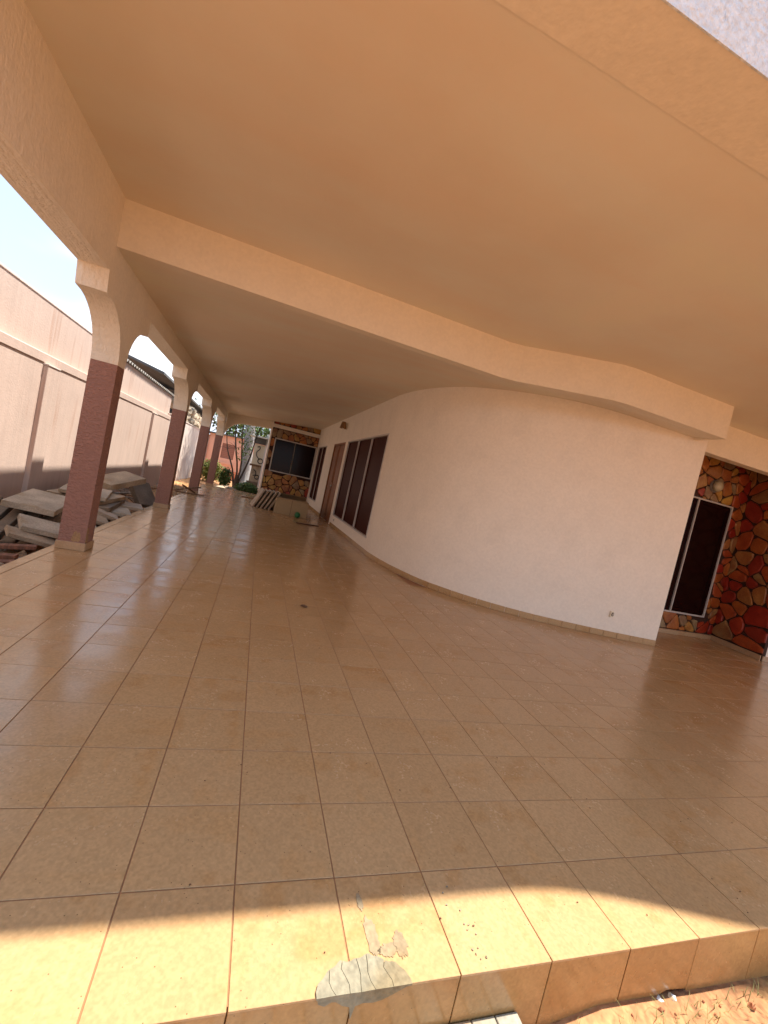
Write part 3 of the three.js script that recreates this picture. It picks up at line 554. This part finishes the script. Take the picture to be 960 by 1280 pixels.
// ---------------------------------------------------------------- fittings on the walls
{
  const p = curve.getPointAt(0.135), s = thing('wall_socket', 'small cream socket on the curved wall above the skirting', 'socket', [4.87, 0.33, -2.622]);
  const c = Math.atan2(0.15, 0.7); s.rotation.y = c;
  part('cover_plate', cbox(0.085, 0.085, 0.014, 0.004), M.cream, s, true);
  part('insert', new THREE.CylinderGeometry(0.026, 0.026, 0.006, 20).rotateX(Math.PI / 2).translate(0, 0, 0.009), M.dark, s, true);
  part('contact', cbox(0.018, 0.03, 0.006, 0.002).translate(0, 0, 0.013), M.cream, s, true);
  const s2 = thing('wall_socket', 'small cream socket low on the wall under the three-panel window', 'socket', [wallX(-9.6) - 0.008, 0.2, -9.6]);
  part('cover_plate', cbox(0.014, 0.085, 0.085, 0.004), M.cream, s2, true);
  part('insert', new THREE.CylinderGeometry(0.024, 0.024, 0.005, 16).rotateZ(Math.PI / 2).translate(-0.008, 0, 0), M.dark, s2, true);
  const l = thing('wall_lamp', 'brown shaded wall lamp above the wooden double door', 'lamp', [wallX(-10.6) - 0.001, 2.93, -10.6]);
  part('back_plate', cbox(0.02, 0.2, 0.12, 0.004).translate(-0.012, 0, 0), M.cream, l, true);
  part('shade', new THREE.CylinderGeometry(0.06, 0.10, 0.2, 14, 1, true).translate(-0.12, 0.02, 0), again(M.wood, 0.45, 0.22, 0.08), l, true);
  part('bulb', new THREE.SphereGeometry(0.04, 10, 8).translate(-0.12, -0.05, 0), M.white, l, true);
  part('arm', tube([V(-0.01, 0.05, 0), V(-0.07, 0.10, 0), V(-0.12, 0.06, 0)], 0.012), M.cream, l, true);
  const b = thing('bulkhead_lamp', 'round pale lamp on the stone above the bay window', 'lamp', [7.09, 2.62, -3.285]);
  part('lamp_base', new THREE.CylinderGeometry(0.10, 0.11, 0.03, 24).rotateX(Math.PI / 2), M.metal, b, true);
  part('globe', new THREE.SphereGeometry(0.092, 20, 14).scale(1, 1, 0.7).translate(0, 0, 0.045), mat(0.45, 0.38, 0.24, 0.25), b, true);
}

// ---------------------------------------------------------------- boundary wall and the neighbour's house behind it
{
  const g = thing('boundary_wall', 'pale pink plastered boundary wall with pilasters and a ledge', 'wall', [-3.5, GY, -5]);
  part('wall_panel', bx(-3.60, -3.40, GY - 0.3, 2.06, -14.35, 6), M.pink, g);
  part('ledge_course', cbx(-3.60, -3.385, 2.06, 2.20, -14.35, 6, 0.012), M.pink, g);
  for (const z of [-11.9, -5.5, 0.9]) {
    part('pilaster', cbx(-3.41, -3.335, GY - 0.3, 2.035, z - 0.34, z + 0.02, 0.006), M.pink, g);
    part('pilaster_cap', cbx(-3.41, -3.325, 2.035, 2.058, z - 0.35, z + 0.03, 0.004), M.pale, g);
  }
  const n = thing('neighbour_house', 'pink house wall rising above the boundary wall with corrugated roof edge', 'house', [-4.5, GY, -8]);
  part('house_wall', [bx(-5.5, -3.50, GY, 2.90, -14.5, -8.4), bx(-5.5, -3.5, GY, 2.93, -8.4, 6)], M.pink, n);
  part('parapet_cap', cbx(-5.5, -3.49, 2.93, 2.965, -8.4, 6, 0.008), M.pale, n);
  // corrugated sheets
  const pos = [], idx = [], nw = 200;
  for (let i = 0; i <= nw; i++) { const z = -8.4 - 6.2 * i / nw, w = 0.035 * Math.sin(i / nw * 6.2 / 0.19 * 6.2832); for (const [x, y] of [[-3.44, 2.93], [-5.6, 3.42]]) pos.push(x, y + w, z); for (const [x, y] of [[-3.44, 2.925], [-5.6, 3.415]]) pos.push(x, y + w, z); }
  for (let i = 0; i < nw; i++) { const a = i * 4, b = a + 4; idx.push(a, b, a + 1, b, b + 1, a + 1, a + 2, a + 3, b + 2, b + 2, a + 3, b + 3, a, a + 2, b, b, a + 2, b + 2); }
  const rg = new THREE.BufferGeometry(); rg.setAttribute('position', new THREE.Float32BufferAttribute(pos, 3)); rg.setIndex(idx); rg.computeVertexNormals();
  part('roof_sheet', rg, M.metal, n);
  const far = thing('shed', 'weathered dark shed with sagging grey roof behind the pink walls', 'shed', [-6, GY, -17]);
  part('shed_wall', [bx(-8, -4.4, GY, 3.6, -32, -19)], M.roofGrey, far);
  part('shed_roof', prism(poly([[-8.4, 4.6], [-3.95, 3.60], [-3.95, 3.68], [-8.4, 4.68]]), 17.5, (a, b, t, v) => v.set(a, b - 0.004 * t, -14.8 - t)), M.roofGrey, far);
  for (let k = 0; k < 7; k++) part('roof_board', bx(-4.395, -4.34, 0.5, 3.45, -20.0 - k * 1.3, -19.6 - k * 1.3), k % 2 ? M.greyWood : M.rawWood, far);
  const lw = thing('garden_wall', 'streaked whitish pink lower garden wall in full sun', 'wall', [-3.5, GY, -20]);
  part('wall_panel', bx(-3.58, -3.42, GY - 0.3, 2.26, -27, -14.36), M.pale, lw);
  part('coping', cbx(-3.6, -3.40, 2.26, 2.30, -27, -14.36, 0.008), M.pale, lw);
  const R = rng(31), rk = [];
  const hp = thing('stone_pile', 'heap of rough grey stones behind the garden wall', 'stones', [-4.0, GY, -22]);
  for (let k = 0; k < 110; k++) { const r = 0.10 + R() * 0.16; rk.push(rough(new THREE.IcosahedronGeometry(r, 1).translate(-4.0 + (R() - 0.5) * 0.5, 2.0 + R() * 1.1, -18.5 - R() * 7), r * 0.8, k, 6)); }
  part('stone_mass', [...rk, bx(-4.33, -3.75, GY, 2.4, -25.5, -18.5)], M.concrete2, hp).userData.kind = 'stuff';
}

{ // unseen columns, added to carry the added porch roof
  for (const x of [5.75, 10.8]) { const c = thing('added_porch_column', x < 7 ? 'added maroon column out of view under the near corner of the added porch roof' : 'added maroon column out of view under the outer corner of the added porch roof', 'column', [x, GY, 3.1], 'added porch columns'); part('shaft', bx(x - 0.15, x + 0.15, GY - 0.2, 3.37, 2.95, 3.25), M.maroon, c); part('base_tile', cbx(x - 0.17, x + 0.17, GY - 0.2, GY + 0.14, 2.93, 3.27, 0.004), M.skirting, c); }
}
// ---------------------------------------------------------------- debris between the arcade and the boundary wall
function slabThing(name, label, m, [w, h, d], [x, y, z], [rx, ry, rz], group, cat = 'slab', c = 0.006) {
  const g = cbox(w, h, d, c), o = part(name, uvMetres(g), m, scene, true);
  o.position.set(x, y, z); o.rotation.set(rx, ry, rz); info(o, label, cat, group);
  return o;
}
{
  const C = [M.concrete, M.concrete2, M.concrete3];
  const st = 'concrete slabs dumped beside the arcade';
  slabThing('concrete_slab', 'thick broken slab lying flat on top of the leaning dark planks', M.concrete2, [0.52, 0.075, 0.95], [-2.70, 0.235, -4.42], [0.05, 0.12, -0.10], st);
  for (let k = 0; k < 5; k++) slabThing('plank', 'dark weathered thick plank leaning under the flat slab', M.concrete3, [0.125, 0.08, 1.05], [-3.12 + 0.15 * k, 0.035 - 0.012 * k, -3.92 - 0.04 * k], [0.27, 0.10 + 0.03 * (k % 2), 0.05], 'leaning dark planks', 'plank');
  slabThing('concrete_slab', 'pale slab tilted on edge behind the chipped column', M.concrete2, [0.5, 0.06, 0.34], [-2.36, 0.06, -3.75], [0.25, 0.5, -0.35], st);
  slabThing('concrete_slab', 'narrow pale slab leaning low beside the chipped column', M.concrete, [0.5, 0.05, 0.22], [-2.36, -0.02, -3.50], [0.2, 0.55, -0.42], st);
  slabThing('concrete_slab', 'thick slab propped up high on the heap by the boundary wall', M.concrete, [0.80, 0.11, 0.50], [-2.62, 0.42, -7.05], [0.22, 1.08, 0.03], st);
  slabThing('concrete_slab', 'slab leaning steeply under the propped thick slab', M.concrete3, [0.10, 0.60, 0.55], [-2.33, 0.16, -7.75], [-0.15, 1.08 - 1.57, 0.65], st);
  slabThing('concrete_slab', 'flat cracked slab on the middle of the heap', M.concrete2, [0.62, 0.06, 0.9], [-2.76, 0.25, -6.05], [0.03, 0.2, -0.08], st);
  slabThing('concrete_slab', 'flat slab second from the top in the middle of the heap', M.concrete, [0.72, 0.07, 1.1], [-2.76, 0.17, -6.15], [0.02, -0.08, -0.05], st);
  slabThing('concrete_slab', 'wide flat slab low in the middle of the heap', M.concrete3, [0.80, 0.08, 1.3], [-2.74, 0.08, -6.2], [0.0, 0.1, -0.03], st);
  slabThing('concrete_slab', 'bottom slab of the middle of the heap', M.concrete, [0.86, 0.18, 1.5], [-2.76, -0.06, -6.2], [0, 0, 0], st);
  slabThing('concrete_slab', 'pale slab sloping against the tile border', M.concrete, [0.72, 0.06, 0.40], [-2.45, 0.07, -5.02], [0.10, 0.42, -0.40], st);
  slabThing('concrete_slab', 'beige slab sloping beside the paler one at the tile border', M.slabTile, [0.74, 0.06, 0.30], [-2.45, 0.085, -5.42], [0.08, 0.42, -0.38], st);
  slabThing('concrete_slab', 'grey slab lying low next to the tile border', M.concrete2, [0.55, 0.05, 0.5], [-2.38, -0.06, -4.55], [0.05, 0.3, -0.12], st);
  slabThing('concrete_slab', 'light slab flat by the foot of the second column', M.concrete2, [0.5, 0.06, 0.62], [-2.36, 0.0, -6.1], [0.02, 0.35, -0.08], st);
  slabThing('concrete_slab', 'dusty slab half under the steep leaning one', M.slabTile, [0.55, 0.06, 0.6], [-2.38, 0.01, -6.85], [0.0, 0.3, -0.06], st);
  const R = rng(41);
  // broken reddish timber offcuts near the chipped column
  const wl = 'reddish timber offcut among the rubble by the chipped column';
  for (const [x, y, z, l, a, t] of [[-2.46, -0.05, -3.12, 0.55, 0.25, 0.06], [-2.52, -0.09, -2.86, 0.6, 0.12, 0.05], [-2.40, -0.10, -2.68, 0.5, 0.35, 0.02], [-2.78, -0.04, -3.0, 0.5, -0.3, 0.1], [-2.3, -0.13, -2.95, 0.42, 0.5, 0]]) slabThing('timber_offcut', wl, R() < 0.4 ? M.greyWood : again(M.rawWood, 0.36, 0.15, 0.08), [l, 0.04, 0.09], [x, y, z], [0.2 * (R() - 0.5), a, t], 'timber offcuts', 'timber', 0.003);
  // sticks by the further columns
  for (let k = 0; k < 12; k++) slabThing('lath', 'thin wooden lath in the pile between the further columns', R() < 0.5 ? M.rawWood : M.greyWood, [0.5 + R() * 0.7, 0.03, 0.05], [-2.45 - R() * 0.55, -0.10 + R() * 0.20, -7.3 - R() * 3.2], [R() - 0.5, R() * 3, (R() - 0.5) * 0.5], 'laths between the further columns', 'lath', 0.003);
  for (const [ry, rz, dx] of [[0.3, 0.28, 0], [1.2, -0.30, 0.05], [0.1, 0.02, 0.1]]) slabThing('lath', 'wooden lath crossed at the foot of the third column', M.rawWood, [0.75, 0.035, 0.05], [-2.0 + dx, 0.14 - (rz === 0.02 ? 0.118 : 0), -11.1], [0, ry, rz], 'crossed laths', 'lath', 0.003);
  // loose rubble
  const rk = [];
  for (let k = 0; k < 900; k++) { const r = 0.012 + 0.07 * R() * R() * R(); const x = -2.12 - R() * 1.2, z = -1.6 - R() * 14; rk.push(rough(new THREE.IcosahedronGeometry(r, 1).translate(x, groundY(x, z) + r * 0.4, z), r * 0.9, k, 30)); }
  info(part('rubble', rk, M.concrete, scene), 'loose grey rubble strewn along the foot of the boundary wall', 'rubble', null, 'stuff');
  const pos = [], idx = [];
  for (let k = 0; k < 1500; k++) { const x = -2.2 - R() * 1.1, z = k < 900 ? -2.2 - R() * 1.3 : -12 - R() * 5, h = 0.02 + R() * 0.05, a = R() * 6.28, o = pos.length / 3; pos.push(x - 0.006, groundY(x, z) - 0.01, z, x + 0.006, groundY(x, z) - 0.01, z, x + Math.cos(a) * 0.04, groundY(x, z) + h, z + Math.sin(a) * 0.04); idx.push(o, o + 1, o + 2); }
  const g = new THREE.BufferGeometry(); g.setAttribute('position', new THREE.Float32BufferAttribute(pos, 3)); g.setIndex(idx); g.computeVertexNormals();
  info(part('weeds', g, LEAF[1], scene), 'low green weeds among the rubble beside the veranda', 'weeds', null, 'stuff');
  const cs = part('concrete_block', rough(new RoundedBoxGeometry(0.75, 0.14, 0.55, 3, 0.04).translate(-2.6, -0.16, -2.5), 0.05, 9, 9), M.concrete, scene); info(cs, 'mossy lump of old concrete at the front of the rubble', 'concrete block');
}

// ---------------------------------------------------------------- things left at the end of the veranda
{
  const sl = 'beige tile slab leaning in a row against the cardboard box';
  for (let k = 0; k < 5; k++) slabThing('leaning_slab', sl, M.slabTile, [0.05, 0.62, 0.62], [-0.06 + k * 0.115, 0.285, -11.25 + k * 0.02], [0, 0.12, -0.42], 'tile slabs leaning beside the box', 'tile slab', 0.006);
  const b = thing('cardboard_box', 'brown cardboard box with open flaps near the wooden door', 'box', [0.95, 0, -10.75]);
  part('box_side', cbx(0.46, 1.38, 0.002, 0.44, -10.46, -10.452, 0.002), M.card, b);
  part('box_side', cbx(0.46, 1.38, 0.002, 0.44, -11.05, -11.042, 0.002), M.card, b);
  part('box_side', cbx(0.452, 0.46, 0.002, 0.44, -11.05, -10.452, 0.002), M.card, b);
  part('box_side', cbx(1.38, 1.388, 0.002, 0.44, -11.05, -10.452, 0.002), M.card, b);
  part('tape', bx(0.90, 0.915, 0.003, 0.438, -10.452, -10.4505), M.rawWood, b);
  part('flap', cbox(0.9, 0.006, 0.26, 0.001).rotateX(-0.5).translate(0.92, 0.50, -11.16), M.card, b);
  part('flap', cbox(0.9, 0.006, 0.2, 0.001).rotateX(0.25).translate(0.92, 0.42, -10.56), M.card, b);
  part('contents', rough(new RoundedBoxGeometry(0.84, 0.3, 0.5, 2, 0.04).translate(0.92, 0.25, -10.75), 0.08, 3, 9), M.rawWood, b);
  const b2 = thing('cardboard_box', 'flattened brown carton lying behind the open cardboard box', 'box', [0.8, 0, -12]);
  part('carton', rough(new RoundedBoxGeometry(1.3, 0.40, 0.8, 3, 0.02).translate(0.85, 0.202, -11.75), 0.03, 5, 5), again(M.card, 0.42, 0.26, 0.13), b2);
  const rag = part('crumpled_sack', rough(new THREE.IcosahedronGeometry(0.16, 3).scale(2.2, 0.35, 1).translate(0.95, 0.46, -11.6), 0.09, 5, 14), M.card, scene); info(rag, 'crumpled brown paper lying on the carton', 'paper');
  const ball = thing('green_ball', 'small green ball on the floor against the cardboard box', 'ball', [1.1, 0.085, -10.2]);
  const bm = mat(0.02, 0.16, 0.05, 0.35);
  part('ball_skin', new THREE.SphereGeometry(0.085, 24, 16), bm, ball, true); part('valve', new THREE.CylinderGeometry(0.008, 0.008, 0.01, 8).translate(0, 0.084, 0), M.dark, ball, true);
  slabThing('wooden_strip', 'dark wooden strip lying on the tiles before the box', again(M.wood, 0.14, 0.045, 0.02), [0.62, 0.025, 0.06], [1.28, 0.0135, -9.03], [0, 0.2, 0], null, 'strip', 0.003);
  slabThing('wooden_strip', 'short tan wooden strip on the tiles left of the leaning slabs', again(M.card, 0.36, 0.17, 0.08), [0.45, 0.03, 0.08], [-0.36, 0.016, -13.6], [0, 0.3, 0], null, 'strip', 0.003);
}

// ---------------------------------------------------------------- garden beyond the end arch
function leaves(pts, size, R, flat = 0.5) {
  const pos = [], idx = [];
  for (const [x, y, z] of pts) {
    const a = R() * 6.283, e = (R() - 0.5) * 2 * flat - 0.2, l = size * (0.6 + 0.8 * R()), w = l * 0.28, d = V(Math.cos(a) * Math.cos(e), Math.sin(e), Math.sin(a) * Math.cos(e)), s = V(-Math.sin(a), (R() - 0.5) * 1.2, Math.cos(a)).normalize(), o = pos.length / 3;
    pos.push(x, y, z, x + d.x * l * 0.5 + s.x * w, y + d.y * l * 0.5 + s.y * w, z + d.z * l * 0.5 + s.z * w, x + d.x * l, y + d.y * l - l * 0.15, z + d.z * l, x + d.x * l * 0.5 - s.x * w, y + d.y * l * 0.5 - s.y * w, z + d.z * l * 0.5 - s.z * w);
    idx.push(o, o + 1, o + 2, o, o + 2, o + 3);
  }
  const g = new THREE.BufferGeometry(); g.setAttribute('position', new THREE.Float32BufferAttribute(pos, 3)); g.setIndex(idx); g.computeVertexNormals();
  return g;
}
const cloud = (R, n, c, r) => { const o = []; while (o.length < n) { const p = [R() * 2 - 1, R() * 2 - 1, R() * 2 - 1], l = Math.hypot(...p); if (l > 1 || l < 0.35 * R()) continue; o.push([c[0] + p[0] * r[0], c[1] + p[1] * r[1], c[2] + p[2] * r[2]]); } return o; };
{
  const R = rng(77);
  // thin many-stemmed tree
  const t = thing('garden_tree', 'thin many-stemmed tree with sparse leaves beyond the end arch', 'tree', [-1.15, GY, -19]);
  const stems = [[V(-1.1, GY, -19), V(-1.15, 0.8, -19), V(-1.38, 1.7, -19), V(-1.55, 2.6, -19), V(-1.5, 4.2, -19)], [V(-1.1, GY, -19), V(-1.0, 0.9, -18.95), V(-1.14, 1.9, -18.9), V(-1.25, 2.9, -18.9), V(-1.1, 4.4, -18.9)], [V(-1.1, GY, -19), V(-0.85, 0.7, -19.1), V(-0.68, 1.5, -19.2), V(-0.58, 2.5, -19.2), V(-0.3, 4.0, -19.2)], [V(-1.15, GY, -19.1), V(-1.35, 0.7, -19.1), V(-1.75, 1.6, -19.1), V(-1.9, 2.3, -19.1)]];
  part('trunk', tube([V(-1.1, GY - 0.05, -19), V(-1.1, 0.1, -19), V(-1.1, 0.5, -19)], 0.12, 0.07, 8), M.bark, t);
  for (const s of stems) part('stem', tube(s, 0.055, 0.018), M.bark, t);
  const tw = []; for (let k = 0; k < 26; k++) { const s = stems[k % 4], q = s[2 + Math.floor(R() * (s.length - 2))], e = q.clone().add(V((R() - 0.5) * 0.8, R() * 0.5, (R() - 0.5) * 0.8)); tw.push(tube([q, q.clone().lerp(e, 0.5).add(V(0, 0.05, 0)), e], 0.012, 0.005, 5)); }
  part('twig', tw, M.bark, t).userData.kind = 'stuff';
  part('crown', leaves([...cloud(R, 160, [-1.0, 1.9, -18.9], [0.35, 0.9, 0.4]), ...cloud(R, 260, [-0.9, 3.0, -19], [0.9, 0.5, 0.7]), ...cloud(R, 1600, [-1.0, 4.3, -19], [1.6, 0.9, 1.4])], 0.13, R, 0.9), LEAF[1], t).userData.kind = 'stuff';
  // dense bush at the end of the tiles
  const b = thing('green_bush', 'dense low green bush at the garden edge of the tiles', 'bush', [-0.55, GY, -17.2]);
  part('foliage', leaves(cloud(R, 2600, [-0.52, 0.02, -17.2], [0.52, 0.34, 0.5]), 0.09, R, 1), LEAF[0], b).userData.kind = 'stuff';
  part('stem', tube([V(-0.52, GY - 0.05, -17.2), V(-0.52, 0, -17.2), V(-0.5, 0.2, -17.2)], 0.03, 0.015), M.bark, b);
  const b3 = thing('green_bush', 'yellow green shrub in sun before the orange house', 'bush', [-2.5, GY, -21.5]);
  part('foliage', leaves(cloud(R, 1500, [-2.5, 0.35, -21.5], [0.6, 0.6, 0.5]), 0.14, R, 1), LEAF[2], b3).userData.kind = 'stuff';
  part('stem', tube([V(-2.5, GY - 0.05, -21.5), V(-2.5, 0.2, -21.5), V(-2.45, 0.5, -21.5)], 0.03, 0.015), M.bark, b3);
  const b4 = thing('green_bush', 'dark green plant beside the thick grey trunk', 'bush', [-1.65, GY, -20]);
  part('foliage', leaves(cloud(R, 900, [-1.65, 0.25, -20], [0.3, 0.5, 0.3]), 0.13, R, 1), LEAF[0], b4).userData.kind = 'stuff';
  part('stem', tube([V(-1.65, GY - 0.05, -20), V(-1.65, 0.2, -20), V(-1.6, 0.5, -20)], 0.02, 0.01), M.bark, b4);
  // thick pale trunk
  const p = thing('palm_tree', 'thick smooth grey palm trunk with flared foot', 'palm', [-0.95, GY, -20.8]);
  const prof = [[0.62, -0.06], [0.50, 0.10], [0.36, 0.40], [0.28, 0.9], [0.25, 1.6], [0.24, 2.6], [0.21, 4.2], [0.17, 6.2]].map(([r, y]) => new THREE.Vector2(r, y)), pg = new THREE.LatheGeometry(prof, 20);
  { const a = pg.attributes.position; for (let i = 0; i < a.count; i++) a.setX(i, a.getX(i) - 0.085 * a.getY(i)); pg.computeVertexNormals(); pg.translate(-0.72, GY, -20.8); }
  part('trunk', pg, M.palm, p);
  for (let k = 0; k < 11; k++) {
    const a = k / 11 * 6.283, h = [], c = V(-1.25, 5.9, -20.8), pts = []; for (let i = 0; i <= 5; i++) { const s = i / 5; pts.push(c.clone().add(V(Math.cos(a) * 2.2 * s, 0.8 * s - 1.7 * s * s, Math.sin(a) * 2.2 * s))); }
    const pos = [], idx = []; for (let i = 0; i < 34; i++) { const s = 0.1 + 0.9 * i / 34, j = Math.min(4, Math.floor(s * 5)), q = pts[j].clone().lerp(pts[j + 1], s * 5 - j), l = 0.5 * Math.sin(Math.PI * (0.15 + 0.8 * s)); for (const sd of [-1, 1]) { const o = pos.length / 3; pos.push(q.x, q.y, q.z, q.x + Math.cos(a) * 0.05, q.y, q.z + Math.sin(a) * 0.05, q.x - Math.sin(a) * l * sd + Math.cos(a) * 0.15, q.y - l * 0.45, q.z + Math.cos(a) * l * sd + Math.sin(a) * 0.15); idx.push(o, o + 1, o + 2); } }
    const g = new THREE.BufferGeometry(); g.setAttribute('position', new THREE.Float32BufferAttribute(pos, 3)); g.setIndex(idx); g.computeVertexNormals();
    part('frond', [g.toNonIndexed(), tube(pts, 0.02, 0.006, 5).toNonIndexed()], LEAF[1], p);
  }
  // orange house
  const h = thing('orange_house', 'sunlit orange pink house with a brown shuttered window across the garden', 'house', [-1.5, GY, -26]);
  const ws = poly([[-3.4, GY], [1.0, GY], [1.0, 2.55], [-3.4, 2.42]]); ws.holes.push(new THREE.Path([[-2.58, 1.06], [-1.83, 1.06], [-1.83, 1.98], [-2.58, 1.98]].map(([x, y]) => new THREE.Vector2(x, y))));
  part('wall', prism(ws, 0.2, (a, b, t, v) => v.set(a, b, -26 - t)), M.orange, h);
  part('roof', prism(poly([[-3.6, 2.42], [1.2, 2.55], [1.2, 2.62], [-3.6, 2.49]]), 4, (a, b, t, v) => v.set(a, b, -25.8 - t)), M.roofGrey, h);
  part('shutter', bx(-2.58, -1.83, 1.06, 1.98, -26.12, -26.08), mat(0.26, 0.12, 0.08, 0.8), h);
  for (let k = 0; k < 8; k++) part('slat', bx(-2.56, -1.85, 1.09 + k * 0.11, 1.16 + k * 0.11, -26.08, -26.05), mat(0.30, 0.14, 0.10, 0.8), h);
  part('sill', bx(-2.65, -1.76, 0.72, 0.80, -26, -25.86), M.orange, h);
  part('plinth', bx(-3.4, 1, GY, 0.35, -26, -25.95), again(M.orange, 0.60, 0.22, 0.12), h);
  // gate with scrolls
  const ga = thing('garden_gate', 'cream panelled gate with dark scrollwork under a dark lintel', 'gate', [-0.35, GY, -19.9]);
  part('post', bx(-0.10, -0.035, GY, 2.75, -20.0, -19.9), M.white, ga);
  part('lintel', bx(-0.66, -0.10, 2.18, 2.48, -20.1, -19.8), M.roofGrey, ga);
  part('canopy', cbx(-0.9, 0.0, 2.48, 2.54, -20.3, -19.5, 0.01), M.white, ga);
  part('upper_panel', bx(-0.60, -0.10, 1.16, 2.16, -19.98, -19.94), M.cream, ga);
  part('lower_panel', bx(-0.56, -0.10, 0.30, 1.06, -19.98, -19.94), M.concrete2, ga);
  part('rail', bx(-0.66, -0.10, 1.06, 1.16, -20.0, -19.9), M.rawWood, ga);
  part('foot_panel', bx(-0.66, -0.10, GY, 0.30, -20.0, -19.92), M.concrete3, ga);
  const zz = -19.92; part('scroll', tube([V(-0.46, 2.02, zz), V(-0.34, 2.06, zz), V(-0.34, 1.92, zz), V(-0.44, 1.80, zz), V(-0.43, 1.62, zz), V(-0.34, 1.50, zz), V(-0.26, 1.46, zz)], 0.022), M.dark, ga);
  part('scroll', new THREE.TorusGeometry(0.12, 0.025, 6, 18).translate(-0.20, 1.36, zz), M.dark, ga);
  part('scroll', tube([V(-0.44, 0.9, zz), V(-0.32, 0.82, zz), V(-0.30, 0.66, zz), V(-0.42, 0.60, zz)], 0.022), M.dark, ga);
  part('scroll', new THREE.TorusGeometry(0.10, 0.022, 6, 16).translate(-0.22, 0.55, zz), M.dark, ga);
  // stones edging the garden
  for (let k = 0; k < 9; k++) { const r = 0.10 + R() * 0.12, o = part('garden_stone', rough(new THREE.IcosahedronGeometry(r, 2).scale(1.3, 0.5, 1).translate(-1.75 + k * 0.13, GY + 0.1, -16.7 - R() * 1.3), r * 0.5, k, 7), k % 3 ? M.concrete2 : M.concrete3, scene); info(o, 'rounded grey stone edging the garden beyond the tiles', 'stone', 'stones edging the garden'); }
  // far trees above the orange house and the shed
  for (const [x, z, r, m, l] of [[-2.2, -33, 2.2, LEAF[1], 'leafy tree rising behind the orange house'], [1.8, -34, 2.6, LEAF[0], 'dark leafy tree far behind the garden gate'], [-7.2, -36, 1.8, LEAF[1], 'leafy tree behind the dark shed']]) {
    const ft = thing('leafy_tree', l, 'tree', [x, GY, z]);
    part('trunk', tube([V(x, GY - 0.1, z), V(x + 0.1, 1.5, z), V(x, 3.2, z)], 0.18, 0.09, 8), M.bark, ft);
    part('crown', leaves([...cloud(R, 1700, [x, 4.0, z], [r, r * 0.75, r]), ...cloud(R, 500, [x + r * 0.6, 3.3, z], [r * 0.6, r * 0.5, r * 0.6])], 0.3, R, 1), m, ft).userData.kind = 'stuff';
  }
}
renderer.render(scene, camera);
